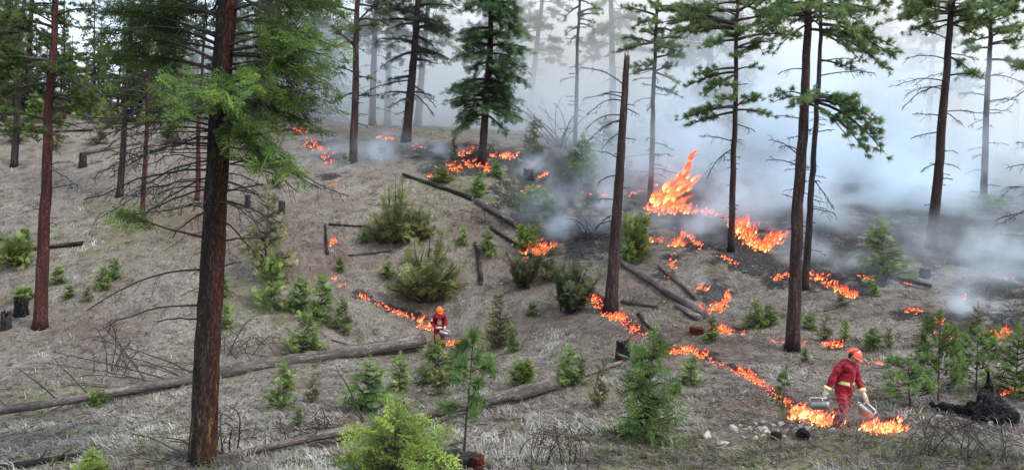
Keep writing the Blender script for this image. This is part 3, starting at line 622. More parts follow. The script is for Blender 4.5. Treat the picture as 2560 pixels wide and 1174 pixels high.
pine_tree('pine_tree', 1980, 876, 2029, 0, 40, 19, 'straight pine with rough red-brown trunk and one long drooping right bough', 60, 46, 3.0, 'bark_snag', nd=22, drow=(330, 760), tuft=.19, dens=1.0, dlen=.55,
    limbs=[(240,2110,250,-.4,.12),(243,2160,275,-.2,.2),(250,2200,335,.0,.35),(246,2190,305,-.7,.3),(255,2120,345,-.5,.2),(240,1950,235,-.4,.1),(245,1935,255,.3,.1),(250,2010,255,-1.3,.05),(248,2060,235,-.9,.05),(252,1985,265,-.9,.05),(256,2170,385,-.3,.3),(250,2210,380,.2,.38),
           (10,1900,40,.3,.2),(30,1880,90,-.4,.15),(60,1935,130,-.3,.1),(20,2120,30,-.5,.15),(45,2110,60,-.8,.1),(15,2030,20,-1.2,.1),(30,1960,40,-.9,.1),(75,2090,100,.4,.1)],
    dead=[(385,1945,370,-.3,.15),(420,1925,400,.3,.1),(175,1945,185,.3,.1),(395,1920,350,.2,.15),(500,1955,485,-.2,.02),(590,1990,583,.2,.04),(300,1930,290,-.2,.05)])
pine_tree('pine_tree', 2012, 722, 2058, 0, 21, 18, 'slimmer blue-grey pine close behind the straight red-brown pine', 60, 34, 2.8, 'bark_dark', nd=26, drow=(250, 640), tuft=.23, dens=1.0, dlen=.8,
    limbs=[(80,2170,110,.3,.2),(75,2235,140,.2,.25),(78,2220,175,-.4,.25),(85,2150,150,-.6,.15),(150,2140,180,.2,.1),(20,2200,30,.3,.2),(30,2160,60,-.4,.15),(10,2120,20,-.7,.1),(60,2240,120,-.3,.2)],
    dead=[(155,2140,150,.3,.1),(330,2085,325,-.2,.02),(520,2090,535,.3,.03),(445,2080,520,-.2,.1),(190,2190,180,.2,.1)])
pine_tree('pine_tree', 2328, 617, 2379, 0, 30, 20, 'stout purple-brown pine with bare curved lower branches amid pale smoke', 75, 40, 3.2, 'bark_pine', nd=16, drow=(180, 520), tuft=.24, dens=1.0, dlen=.9,
    limbs=[(25,2250,20,.3,.15),(30,2220,55,-.4,.15),(50,2270,80,.3,.1),(20,2480,25,.3,.15),(40,2460,60,-.4,.15),(35,2300,50,-.9,.1),(10,2420,20,-.8,.1),(60,2450,95,.4,.1),(140,2440,190,.3,.1),(190,2450,190,-.4,.1)],
    dead=[(150,2265,150,.2,.2),(205,2240,215,-.3,.25),(215,2255,270,.2,.3),(280,2400,310,.3,.1),(290,2280,285,-.2,.05),(410,2300,430,.2,.1),(100,2290,75,.3,.1),(135,2440,150,.2,.1),(225,2270,235,-.6,.2),(280,2455,285,-.3,.1),(330,2280,345,.2,.05),(445,2380,448,-.3,.02)])
pine_tree('pine_tree', 2458, 512, 2482, 0, 20, 19, 'distant pine rising from an olive bush in thick pale smoke', 110, 36, 3.0, 'bark_pine', nd=16, drow=(140, 480), tuft=.28, dens=.9, dlen=1.6,
    limbs=[(60,2400,60,.3,.1),(80,2550,80,.3,.1),(110,2560,100,-.5,.1),(50,2540,30,-.5,.1),(150,2560,170,.3,.2),(200,2400,190,.3,.1),(120,2420,130,-.6,.1)], dead=[(255,2550,250,-.2,.1),(240,2400,235,.2,.1),(285,2500,282,.2,.02),(190,2560,210,.3,.2)])
# a pine just right of the frame whose bare branches reach into view
pine_tree('pine_tree', 2640, 760, 2690, 0, 32, 19, 'pine at the edge of the burn whose bare twigs hang over the smoke', 60, 26, 2.8, 'bark_pine', nd=6, drow=(200, 560), tuft=.22, dens=.8, dlen=.8, D=25,
    dead=[(380,2540,355,-.2,.1),(430,2515,420,.2,.15),(480,2520,470,-.2,.1),(500,2505,560,.2,.2),(200,2510,260,-.2,.2),(530,2500,545,.3,.1)], limbs=[(170,2530,170,-.3,.1),(100,2550,120,.2,.1)])

# broken dead pine
def snag():
    base, _, r0, D = tree_frame(1526, 778, 1565, 140, 32, 10)
    top = P3(1565, 148, D); path = trunk_path(base, top, 40, .012); rad = r0 * (1 - .55 * np.linspace(0, 1, 40)); hgt = np.linalg.norm(path - path[0], axis=1); rad *= 1 + .3 * np.exp(-hgt / .5); rad[:3] *= 1.05
    q = MB(); q.tube(path, rad, 18, None, .12)
    T = Tree(G_PINE, TUFT); T.fat = 1.7
    for row, ex_, ey, off, lf in [(215,1445,172,.1,.25),(245,1470,245,.3,.15),(290,1460,325,-.2,.25),(235,1495,240,-.5,.1),(305,1510,320,-.4,.1),(265,1585,265,.2,.05),(400,1495,380,-.2,.1),(385,1535,385,-.5,.02),(440,1495,455,.2,.1),
            (500,1490,500,-.3,.05),(470,1570,470,.2,.01),(540,1490,575,-.2,.2),(555,1485,570,.3,.12),(345,1590,350,.3,.02),(255,1470,285,.4,.3),(300,1475,350,.3,.2),(330,1505,370,-.3,.1),(270,1600,290,-.3,.05),(590,1500,600,.2,.05)]:
        T.dead_limb(px_limb(path, row, ex_, ey, D, off, lf), .017, .9, .35, np.array([.03, .024, .022]) * rng.uniform(.8, 1.5), tl=.5)
    o = finish(T, 'dead_pine', base, q, MAT['bark_snag'], 'dead pine snapped off at the top with bare crooked branches', 'tree', None)
    s_ = MB(); e = path[-1]
    for k in range(9):
        a = k / 9 * 6.28; b_ = e + np.array([math.cos(a), math.sin(a), 0]) * rad[-1] * .75; l = rng.uniform(.12, .38)
        s_.tube([b_ - [0, 0, .06], b_ + [0, 0, l * .5], b_ + [rng.normal(0, .015), rng.normal(0, .015), l]], [.035, .025, .004], 5)
    s_.build('splintered_top', MAT['log_pale'], o, origin=base)
snag()

# ------------------------------------------------------------------ trees beyond the crest: a few built trees, copied
def proto_tree(kind, seed):
    T = Tree(G_FIRD if kind == 'fir' else G_PINE * .8, SPRAY_LO if kind == 'fir' else TUFT_LO, .7); Hh = 17.0
    base = np.zeros(3); path = trunk_path(base, np.array([rng.normal(0, .4), rng.normal(0, .4), Hh]), 26, .03); tm, rad = trunk_mesh(path, .24, 9)
    nl = 84 if kind == 'fir' else 60; lo = (.05 if seed == 3 else .14) if kind == 'fir' else .34
    for k in range(nl):
        f = (k + rng.random()) / nl; i = int((lo + (1 - lo) * f) * 25); l = (2.7 if kind == 'fir' else 2.4) * (1 - f) ** .75 + .3
        pth = limb(path[i], rng.uniform(0, 6.28), l * rng.uniform(.7, 1.2), rng.uniform(0, .25), .3, 5)
        if kind == 'fir': T.fir_limb(pth, .8, .15, .45, rng.uniform(.7, 1.2))
        else: T.pine_limb(pth, .8, .3, .33, rng.uniform(.7, 1.2))
    for k in range(22):
        f = rng.uniform(.1, lo + .2); T.fat = 2.5; T.dead_limb(limb(path[int(f * 25)], rng.uniform(0, 6.28), rng.uniform(.4, 1.6), 0, .25, 5), .012, .6, .3, own=False)
    return T, tm
protos = []
for i, (k, s_) in enumerate((('fir', 1), ('pine', 2), ('fir', 3), ('pine', 4))):
    T, tm = proto_tree(k, s_); protos.append((k, tm.mesh('trunk', MAT['bark_dark']), T.nd.mesh('crown', MAT['needle'], False), T.wd.mesh('limbs', MAT['twig'])))
def far_tree(x, y, hgt, v, label, group, rz=0.0, tilt=(0, 0), wid=1.0):
    k, a, b_, c_ = protos[v]; z = H(np.array([x]), np.array([y]))[0]
    o = thing('far_fir' if k == 'fir' else 'far_pine', (x, y, z - .2), label, 'tree', group); sc_ = hgt / 17
    o.scale = (sc_ * wid, sc_ * wid, sc_); o.rotation_euler = (tilt[0], tilt[1], rz)
    for nm, me in (('trunk', a), ('crown', b_), ('limbs', c_)):
        q = bpy.data.objects.new(nm, me); COL.objects.link(q); q.parent = o
        if nm != 'trunk': q['kind'] = 'stuff'
def far_at(px, D, hgt, v, label, group, **kw):
    p = P3(px, 330, D); far_tree(p[0], p[1], hgt, v, label, group, rz=rng.uniform(0, 6.28), **kw)
LB, GB = 'dark green conifer standing beyond the unburnt left crest', 'trees beyond the left crest'
for px, D, h_, v in [(5,64,15,1),(66,60,17,1),(95,72,10,0),(150,66,8,0),(185,75,10,2),(215,62,6,0),(250,80,11,0),(290,70,8,2),(330,78,13,3),(375,66,12,0),(410,74,15,2),(450,64,13,1),(490,82,17,0),(590,72,15,2),(620,62,13,3),(655,68,15,0),(690,60,14,2),(725,74,16,1),(760,62,17,0),(790,62,17,2),(20,70,12,2),(120,62,7,2),(170,64,6,2),(240,66,9,2),(300,61,6,2),(345,63,8,2),(400,60,7,2),(440,70,10,2),(480,61,7,2),(540,62,9,2),(575,64,8,2),(640,59,7,2),(680,66,10,2),(740,58,6,2),(780,60,8,2),(60,70,9,2),(35,80,17,2),(125,88,11,0),(345,92,14,2),(560,90,18,0),(-40,58,15,2),(-90,66,16,0),(700,88,18,2),(830,90,12,3)]:
    far_at(px, D, h_, v, LB, GB, wid=1.15)
for px, D, h_, v in [(160,57,12,1),(235,58,11,3),(430,56,13,1),(575,54,14,3),(648,55,13,1),(12,55,13,3)]:
    far_at(px, D, h_, v, 'slim pine on the upper part of the unburnt left slope', 'slim pines on the upper left slope', wid=.8)
LS, GS = 'smoke-veiled conifer fading to pale blue behind the burn', 'trees fading in the smoke'
for px, D, h_, v in [(930,57,20,3),(968,60,21,1),(1042,57,21,1),(1105,74,22,3),(1262,62,20,0),(1318,58,19,1),(1375,78,20,3),(1535,56,22,1),(1490,72,20,0),(1590,70,20,2),(1765,54,22,0),(1700,70,20,3),(1880,62,20,2),(1940,76,21,1),(2110,64,20,3),(2180,58,19,0),(2225,78,20,2),(2316,55,20,3),(2282,66,20,1),(2420,70,20,0),(2540,62,20,3),(2600,72,21,0),(2680,58,19,2),(1150,88,22,0),(1430,92,22,2),(1640,90,22,1),(1830,96,22,0),(2060,92,22,2),(2370,94,22,1),(2500,90,21,2),(990,92,20,1),(890,84,18,3)]:
    lb = {930: 'faint blue leaning trunk between the lone knoll pine and the leaning fir', 968: 'second faint blue trunk beside the leaning dark fir, farther off', 1042: 'dim trunk hidden behind the leaning dark fir', 1535: 'pale thick trunk showing above and behind the broken dead pine', 1765: 'broad blue-grey conifer looming behind the smoky tall pine', 2316: 'ghostly pale trunk left of the stout purple-brown pine', 1318: 'ghostly thin trunk right of the dense bushy fir', 1262: 'hazy conifer half hidden by the dense bushy fir'}.get(px, LS)
    far_at(px, D, h_, v, lb, GS, tilt=(0, rng.normal(.01, .02)))
# ------------------------------------------------------------------ young conifers: variants one metre tall, copied
def sap_proto(kind, seed):
    hi = kind.endswith('_hi'); k0 = kind.replace('_hi', '')
    T = Tree({'fir': G_SAP, 'sparse': G_OLIVE * .9, 'bright': G_YEL, 'pine': np.array([.150, .235, .070]), 'thinpine': np.array([.16, .24, .075]), 'juniper': np.array([.115, .125, .058]), 'bush': np.array([.160, .215, .055]), 'olive': np.array([.175, .215, .075])}[k0],
             (TUFT if k0 in ('pine', 'thinpine') else (SPRAY_HI if hi else SPRAY_LO)), {'fir': .17, 'sparse': .13, 'bright': .27, 'juniper': .12, 'bush': .22, 'olive': .14}.get(k0, .2), .003)
    T.col = T.col * (rng.uniform(.75, 1.2) + np.array([.12, .0, 0]) * rng.normal(0, .8)); vw = rng.uniform(.8, 1.2)
    path = trunk_path(np.array([0, 0, -.04]), np.array([rng.normal(0, .02), rng.normal(0, .02), 1.0]), 12, .012)
    q = MB(); q.tube(path, np.linspace(.016, .004, 12), 7, np.array([.05, .035, .028]), .1)
    if k0 == 'thinpine':
        for k in range(17):
            f = .28 + .7 * (k + rng.random()) / 17; l = .30 * (1 - f) ** .45 * rng.uniform(.6, 1.2) + .05; pp = limb(path[int(f * 11)], rng.uniform(0, 6.28), l, rng.uniform(-.1, .6), .2, 5)
            T.limb_wood(pp, .006, .003, 3); T.put(along(pp, np.array([1., .85, .6]))[0], np.tile(pp[-1] - pp[0], (3, 1)) + rng.normal(0, .1, (3, 3)), rng.uniform(.09, .14, 3), np.tile(T.col, (3, 1)) * rng.uniform(.7, 1.3, (3, 1)))
    elif k0 == 'pine':
        for k in range(24):
            f = .2 + .78 * (k + rng.random()) / 24; l = .34 * (1 - f) ** .5 * rng.uniform(.6, 1.15) + .05
            T.pine_limb(limb(path[int(f * 11)], rng.uniform(0, 6.28), l, rng.uniform(.25, .8), .15, 5), 2.6, .35, .12, rng.uniform(.8, 1.2), False, .5)
            T.limb_wood(limb(path[int(f * 11)], rng.uniform(0, 6.28), l * .6, .5, .1, 4), .006, .003, 3)
    elif k0 == 'juniper':
        for k in range(34):
            a = rng.uniform(0, 6.28); sp_ = rng.uniform(.05, .75); l = rng.uniform(.35, 1.0) * (1 - .5 * sp_); d = np.array([math.cos(a) * sp_, math.sin(a) * sp_, 1.0]) * l
            p0 = np.array([math.cos(a), math.sin(a), 0]) * rng.uniform(0, .14); T.fir_limb(arc(p0, p0 + d, 0, 6, rng.normal(0, .05)), 1.1, .1, .22, rng.uniform(.6, 1.2), -.2)
    elif k0 == 'bush':
        for k in range(46):
            a = rng.uniform(0, 6.28); e = rng.uniform(.1, 1.4); l = rng.uniform(.6, 1.0); d = np.array([math.cos(a) * math.cos(e) * .75, math.sin(a) * math.cos(e) * .75, math.sin(e)]) * l
            T.fir_limb(arc(np.zeros(3), d, .04, 6), .9, .3, .35, rng.uniform(.6, 1.3), .05)
    elif k0 == 'olive':
        for k in range(40):
            a = rng.uniform(0, 6.28); e = math.asin(rng.uniform(.08, .98)); l = rng.uniform(.55, 1.0) ** .6; d = np.array([math.cos(a) * math.cos(e) * .58, math.sin(a) * math.cos(e) * .58, math.sin(e) * 1.0]) * l; p0 = path[int(rng.uniform(0, 4))] * 1.0
            T.fir_limb(arc(p0, np.maximum(d, [-9, -9, .05]), -.03, 6, rng.normal(0, .05)), .75, .3, .3, rng.uniform(.6, 1.3), -.05)
    else:
        nb = {'fir': 46, 'sparse': 34, 'bright': 38, 'olive': 54}[k0]; wmax = {'fir': .40, 'sparse': .36, 'bright': .62, 'olive': .52}[k0] * vw
        for k in range(nb):
            f = .04 + .93 * (k + rng.random()) / nb; l = wmax * (1 - f) ** .75 * rng.uniform(.65, 1.15) + .06
            T.fir_limb(limb(path[int(f * 11)], rng.uniform(0, 6.28), l, rng.uniform(.25, .75), rng.uniform(.1, .4), 6), 1.0 if hi else .85, .12, .42, rng.uniform(.75, 1.25), .02)
        T.put(path[-3:] , np.tile([0, 0, 1.0], (3, 1)) + rng.normal(0, .05, (3, 3)), np.full(3, T.spray * 1.1), np.tile(T.col * 1.2, (3, 1)))
    return q.mesh('stem', MAT['twig']), T.nd.mesh('crown', MAT['needle'], False), (T.wd.mesh('twigs', MAT['twig']) if T.wd.n else None)
SAP = {}
for k, n_ in (('fir', 6), ('sparse', 3), ('pine', 3), ('thinpine', 2), ('juniper', 2), ('bush', 3), ('olive', 2), ('fir_hi', 1), ('bright_hi', 1)):
    SAP[k] = [sap_proto(k, i) for i in range(n_)]
ASP = {'fir': 1.0, 'sparse': .9, 'pine': 1.0, 'thinpine': .85, 'juniper': 1.0, 'bush': 1.75, 'olive': 1.2, 'fir_hi': 1.0, 'bright_hi': 1.45}
SNAME = {'fir': 'young_fir', 'sparse': 'young_fir', 'pine': 'young_pine', 'thinpine': 'young_pine', 'juniper': 'juniper_bush', 'bush': 'low_bush', 'olive': 'young_fir', 'fir_hi': 'young_fir', 'bright_hi': 'young_fir'}
_cnt = {}
def sapling(px, py, wpx, hpx, kind, label, D=None, group='young conifers and bushes on the slope'):
    if D is None: p, D = GD(px, py)
    else:
        p = P3(px, py, D); p[2] = H(p[0:1], p[1:2])[0]
    hm = hpx * D / F; wm = wpx * D / F * 1.1
    i = _cnt.get(kind, 0); _cnt[kind] = i + 1; st, cr_, tw = SAP[kind][i % len(SAP[kind])]
    o = thing(SNAME[kind], p, label, 'bush' if kind in ('bush', 'juniper') else 'young tree', group)
    w_ = wm / ASP[kind]; o.scale = (w_, w_, hm); o.rotation_euler = (rng.normal(0, .04), rng.normal(.01, .04), rng.uniform(0, 6.28))
    for nm, me in (('stem', st), ('crown', cr_), ('twigs', tw)):
        if me is None: continue
        q = bpy.data.objects.new(nm, me); COL.objects.link(q); q.parent = o
        if nm != 'stem': q['kind'] = 'stuff'
    return o
for row in [
 (40,668,110,90,'bush','spreading green bush beside a thin dark log left of the brick-red pine'),
 (145,708,46,42,'fir','small fir shrub just right of the brick-red pine, level with its scar'),
 (172,745,40,32,'fir','tiny fir tuft by the foot of the brick-red pine'),
 (62,752,70,36,'bush','low green shrub beside the black stump'),
 (258,722,46,56,'fir','small yellow-green fir on open grass between the brick-red pine and the big fir'),
 (284,700,42,52,'fir','leafy twin of the small fir on open grass, slightly upslope'),
 (220,752,30,40,'sparse','thin little fir downslope of the pair on open grass'),
 (180,285,70,50,'bush','round light green bush on the left crest'),
 (660,700,125,220,'sparse','tall thin grey-green fir right behind the big fir trunk'),
 (678,775,100,140,'fir','bushy fir in the row behind the fallen log, nearest the big fir'),
 (746,775,64,84,'fir','compact dark green fir in the row behind the fallen log'),
 (800,800,76,112,'fir','yellow-green fir in the row behind the fallen log, tallest of its cluster'),
 (852,828,64,80,'fir','fir at the end of the row behind the fallen log, apart from the others'),
 (755,888,100,104,'fir','broad green fir touching the far side of the long fallen log'),
 (848,680,28,40,'fir','tiny fir beside the small flames and burning stub'),
 (985,605,140,172,'olive','wide olive-green fir upslope of the big round bushy fir'),
 (1048,600,90,90,'olive','pale olive fir tucked behind the wide olive-green fir'),
 (1062,752,190,190,'olive','big round olive fir on the grass behind the firefighter by the log'),
 (968,695,52,42,'fir','small green tuft at the left foot of the big round olive fir'),
 (910,608,26,34,'fir','tiny fir left of the wide olive-green fir'),
 (1155,612,34,42,'fir','tiny fir above the short dark log section'),
 (1222,640,64,60,'fir','green fir at the top end of the short dark log section'),
 (1312,628,92,72,'bush','bright green bush beside the bright red flames'),
 (1345,520,120,56,'bush','low yellow-green thicket on the smoky bank'),
 (1300,525,60,40,'bush','small low thicket at the end of the dark log'),
 (1420,780,130,145,'juniper','dark olive juniper in front of the pale leaning log'),
 (1310,720,90,120,'juniper','dark scrubby juniper below the bright red flames'),
 (1370,700,70,90,'sparse','scraggly half-scorched fir beside the bright red flames'),
 (1590,648,110,120,'bush','dense dark green bush behind the broken dead pine'),
 (1572,650,46,54,'fir','bright green fir at the front of the dense dark bush'),
 (1450,460,90,112,'fir','fir half veiled in smoke upslope of the low thicket'),
 (1505,400,84,110,'sparse','grey-green fir in smoke behind the broken dead pine'),
 (1600,365,90,80,'sparse','mossy grey fir just right of the broken dead pine, high in the smoke'),
 (1330,392,72,96,'sparse','dark young fir beside the grey limb tangle'),
 (1242,442,42,36,'fir','little dark fir in front of the dense bushy fir'),
 (1108,455,70,44,'olive','olive shrub beside the ground flames left of the dense bushy fir'),
 (1195,492,46,60,'fir','small fir on the green bank downslope of the dense bushy fir'),
 (1132,400,24,60,'sparse','thin wispy sapling standing in front of ground flames'),
 (862,412,26,28,'fir','tiny fir at the foot of the lone knoll pine'),
 (955,385,30,26,'sparse','small grey shrub on the smoky knoll'),
 (1778,856,50,64,'fir','young fir catching flame beside the cut log end'),
 (1885,818,62,64,'fir','round young fir on bare ground between two tall pines'),
 (1925,815,52,52,'fir','smaller fir next to the round young fir between two tall pines'),
 (1725,962,76,72,'fir','low round fir beside the line of flames'),
 (1612,1106,205,262,'fir_hi','large feathery green young fir in front of the charred stump'),
 (1495,1022,50,130,'sparse','thin upright sapling left of the large feathery fir'),
 (1690,985,40,30,'bush','grassy green tuft right of the large feathery fir'),
 (1415,965,80,95,'fir','upright fir behind the fallen log end'),
 (1450,960,40,80,'sparse','slim fir between the fallen log and the charred stump'),
 (1305,968,100,76,'bush','dense low green bush beside the thick end of the nearer log'),
 (1330,788,38,34,'fir','tiny fir alone on grass below the junipers'),
 (1248,872,84,140,'sparse','tall feathery sapling right of the firefighter by the log'),
 (1282,880,40,60,'fir','small fir beside the tall feathery sapling'),
 (1160,1128,170,325,'thinpine','small pine with thin black stem and drooping twig near the yellow-green fir'),
 (1095,962,110,112,'fir','dense fir clump hiding the legs of the firefighter by the log'),
 (1140,950,70,90,'fir','lighter fir clump right of the one hiding the firefighter legs'),
 (1205,960,70,90,'pine','pine seedling between the small black-stemmed pine and the feathery sapling'),
 (998,975,76,86,'fir','dark round fir between the two fallen logs'),
 (915,1026,116,122,'fir','full green fir between the two fallen logs, beside a grey upright limb'),
 (705,1020,78,112,'fir','upright fir in front of the long fallen log'),
 (780,1005,42,70,'sparse','slim pale sapling beside the upright fir in front of the long log'),
 (742,1066,40,46,'fir','tiny fir above the slash pile'),
 (1100,985,60,60,'sparse','thin pale green seedling behind the nearer log'),
 (985,1230,300,205,'bright_hi','bright yellow-green fir at the foreground edge'),
 (228,1190,80,60,'bright_hi','small bright fir beside the foreground grey log'),
 (2207,695,120,132,'fir','dark green fir on the scorched slope beside smoke'),
 (2182,872,56,52,'fir','small fir upslope of the walking firefighter, on bare grass'),
 (2218,868,30,50,'sparse','thin sapling beside the small fir upslope of the walking firefighter'),
 (2062,850,40,62,'sparse','grey seedling behind the straight red-brown pine'),
 (2110,852,34,54,'fir','small fir above the smouldering patch behind the walking firefighter'),
 (2022,822,42,42,'fir','little fir just right of the straight red-brown pine'),
 (2186,740,30,40,'fir','tiny yellowish fir between the dark green fir and the flames'),
 (2105,765,36,36,'sparse','small olive shrub below the line of flames by the pines'),
 (2275,1018,140,130,'pine','bushy low pine right of the walking firefighter'),
 (2345,1005,120,215,'pine','taller pine sapling with dark stem beside the charred log'),
 (2440,975,130,150,'pine','full pine sapling behind the charred log'),
 (2535,990,130,170,'fir','green fir behind the right end of the charred log, flames beneath'),
 (2300,862,50,46,'sparse','grey smoky seedling among scattered flames'),
 (2370,838,40,30,'fir','small fir in the patch of scattered flames'),
 (2435,850,44,90,'sparse','bare-stemmed sapling among scattered flames'),
 (1955,1042,56,132,'thinpine','spindly pine seedling beside the line of flames, near the walking firefighter'),
 (2470,530,100,46,'bush','olive bush at the foot of the distant smoky pine'),
 (2300,500,60,40,'bush','dim bush lost in smoke behind the stout pine'),
 (2010,905,24,36,'fir','tiny fir tuft in front of the straight red-brown pine'),
 (60,600,40,30,'bush','low shrub upslope of the spreading green bush'),
 (560,820,60,60,'fir','green shrub showing right of the big fir trunk, behind the log'),
 (555,745,40,60,'fir','small shrub upslope of the one right of the big fir trunk'),
 (1660,415,60,60,'sparse','small conifer dim in blue smoke behind the big flame'),
 (1560,470,60,70,'sparse','smoke-veiled shrub right of the broken dead pine')]:
    sapling(*row)
sapling(245,1012,60,40,'bush','small green bush tucked under the long fallen log')
for x, y, w_, h_, k in [(10,300,70,90,'sparse'),(90,305,60,70,'fir'),(130,320,50,60,'sparse'),(225,300,70,80,'fir'),(255,310,50,60,'bush'),(280,320,60,90,'sparse'),(385,310,70,90,'fir'),(430,320,60,80,'sparse'),(455,300,50,60,'fir'),(590,318,60,80,'sparse'),(640,322,60,70,'fir'),(690,330,60,80,'sparse'),(600,345,60,60,'fir'),(420,355,50,60,'sparse'),(250,360,50,50,'sparse'),(140,370,50,60,'sparse'),(560,400,50,60,'sparse'),(650,420,50,60,'sparse'),(30,360,60,70,'sparse'),(690,470,50,70,'sparse')]:
    sapling(x, y, w_, h_, k, 'scrubby young conifer growing along the unburnt left crest', group='scrub along the left crest')

# ------------------------------------------------------------------ fallen logs, stumps, dead limbs
def log(name, a, b, wa, wb, label, mat='log', sides=12, sag=.0, limbs=(), rise=.35, n_=22, wob=.06, cat='log', end=None, Da=None, Db=None):
    """a log between two photograph pixels, lying on the ground"""
    pa, da = GD(*a); pb, db = GD(*b)
    t = np.linspace(0, 1, n_)[:, None]; p = pa + (pb - pa) * t; ra, rb = wa * da / F / 2, wb * db / F / 2
    r = ra + (rb - ra) * t[:, 0]; gz = H(p[:, 0], p[:, 1]) + r * .75
    line = np.linspace(gz[0], gz[-1], n_); off = max(0, (gz - line).max() * .6); p[:, 2] = np.maximum(line + off, gz * .5 + (line + off) * .5)
    p[:, :2] += np.cumsum(rng.normal(0, wob, (n_, 2)), 0) * .3
    q = MB(); q.tube(p, r * rng.uniform(.86, 1.1, n_), sides, None, .2)
    base = p[n_ // 2].copy(); o = thing(name, base, label, cat)
    zax = unit(p[-1] - p[0]); xa = unit(np.cross([0, 0, 1.0], zax)); Rm = np.stack([xa, np.cross(zax, xa), zax], -1); q.v = [(v_ - base) @ Rm for v_ in q.v]
    tk = q.build('trunk', MAT[mat], o); tk.rotation_euler = Matrix(Rm.tolist()).to_euler()
    e = MB(); dirn = unit(p[-1] - p[-2]); e.tube([p[-1], p[-1] + dirn * .006], [r[-1] * .96, r[-1] * .9], sides); e.build('cut_end', MAT['log_pale' if end is None else end], o, origin=base)
    for (tx, ex_, ey, lf, rr) in limbs:
        i = int(tx * (n_ - 1)); D = float((p[i] - CAM) @ FWD); T = Tree(G_FIR, TUFT)
        T.dead_limb(arc(p[i], P3(ex_, ey, D + rng.normal(0, .3)), lf, 8, rng.normal(0, .05)), rr, .9, .1, np.array([.07, .05, .043]) * rng.uniform(.6, 1.3), tl=.45)
        T.dead[0].build('branch', MAT['twig'], o, origin=base)
    return o
log('fallen_log', (-120,1074), (1052,878), 16, 38, 'long fallen log with bare branches, running behind the big fir', 'log', 14, n_=40, end='char',
    limbs=[(.10,-10,995,.05,.022),(.17,40,920,.1,.024),(.22,125,890,.1,.026),(.27,170,960,.05,.02),(.34,60,905,.15,.02),(.38,125,880,.1,.026),(.34,190,940,.1,.02),(.40,265,885,.15,.024),(.41,300,900,.1,.02),(.33,250,840,.2,.03),(.43,240,850,.15,.026),(.45,320,915,.1,.02),
           (.50,420,905,.05,.02),(.56,560,930,.0,.018),(.60,600,880,.05,.02),(.61,655,840,.05,.02),(.66,695,850,.05,.022),(.70,745,865,.02,.02),(.72,800,855,.03,.018),(.14,15,1015,.05,.018),(.30,215,1005,.02,.016),(.20,90,1040,-.05,.014),(.36,240,1060,-.1,.014),(.47,380,975,.03,.014)])
log('fallen_log', (450,1172), (1385,970), 15, 35, 'nearer fallen log with grey stub branches, crossing under the small pine', 'log', 12, n_=34,
    limbs=[(.05,330,1080,.1,.018),(.08,385,1090,.08,.02),(.02,300,1150,.1,.015),(.12,420,1100,.05,.016),(.30,800,1055,.02,.016),(.34,835,1035,.02,.016),(.40,840,915,.05,.026),(.42,865,1000,.02,.02),(.60,1035,1015,.02,.014),(.52,985,960,.03,.016),(.66,1085,1025,-.02,.014),(.22,700,1060,.1,.016)])
log('fallen_log', (1390,968), (1548,912), 14, 10, 'thin pale log lying from the thick log end to the charred stump', 'log_pale', 10, n_=12)
log('fallen_log', (-30,1185), (190,1145), 22, 12, 'grey weathered log at the foreground edge beside a small bright fir', 'log_dark', 12, n_=12, limbs=[(.8,180,1120,.03,.018),(.6,130,1110,.05,.014)])
log('rotten_log', (1060,1180), (1195,1168), 60, 46, 'rotten log with crumbling orange-red core at the foreground edge', 'log_dark', 14, n_=12, wob=.05, end='rot')
log('fallen_stick', (1245,1155), (1310,1153), 11, 9, 'short grey stick lying beyond the rotten log', 'log', 8, n_=6, cat='stick')
log('fallen_log', (1008,442), (1185,505), 7, 12, 'dark straight log lying down the slope above the smoky slash', 'log_dark', 10, n_=14)
log('fallen_log', (1190,508), (1310,575), 15, 12, 'smoking grey log continuing below the dark straight log', 'log', 10, n_=12)
log('fallen_log', (1188,612), (1204,714), 9, 12, 'short dark log section lying uphill-downhill on open grass', 'log_dark', 12, n_=10)
log('fallen_log', (1352,655), (1515,756), 12, 17, 'pale barkless log leaning down to the foot of the broken dead pine', 'log_pale', 10, n_=16)
log('fallen_log', (1553,662), (1758,798), 13, 22, 'long grey log pointing at the flames, below the dense dark bush', 'log', 12, n_=18, limbs=[(.1,1570,650,.02,.015),(.25,1600,690,.02,.012),(.45,1640,690,.02,.015)])
log('fallen_log', (1690,768), (1752,803), 13, 18, 'short bleached log alongside the long grey log end', 'log_pale', 10, n_=8)
log('fallen_log', (1645,668), (1735,752), 10, 12, 'slender grey log parallel to the long grey log, nearer the tall pine', 'log', 10, n_=12)
log('fallen_log', (1555,758), (1645,772), 10, 12, 'small dark log in slash right of the broken dead pine', 'log', 8, n_=8, limbs=[(.3,1590,715,.02,.014),(.8,1680,760,.02,.012)])
log('fallen_log', (205,390), (355,360), 10, 7, 'brown log resting on a grey stump on the left slope', 'log', 9, n_=10)
log('fallen_log', (65,628), (205,612), 8, 12, 'thin dark log behind the brick-red pine', 'log_dark', 9, n_=10)
log('fallen_log', (-20,600), (76,603), 7, 5, 'thin stick-like log above the spreading green bush', 'log_dark', 8, n_=8)
log('fallen_log', (90,335), (235,328), 8, 6, 'faint brown log high on the left slope', 'log_dark', 8, n_=8)
log('burnt_log', (2195,690), (2330,722), 7, 10, 'thin charred log in front of the dark green fir', 'char', 8, n_=10, end='char')
log('fallen_stick', (2060,780), (2185,738), 4, 4, 'thin grey pole lying on the grass below the line of flames', 'log', 6, n_=8, cat='stick')
log('burnt_log', (2500,588), (2590,592), 10, 12, 'grey log in the blackened ground at the far side of the smoke', 'log', 8, n_=8)
log('fallen_log', (1318,432), (1372,392), 16, 20, 'ashy pale log smoking on the upper burn', 'log_pale', 10, n_=8)
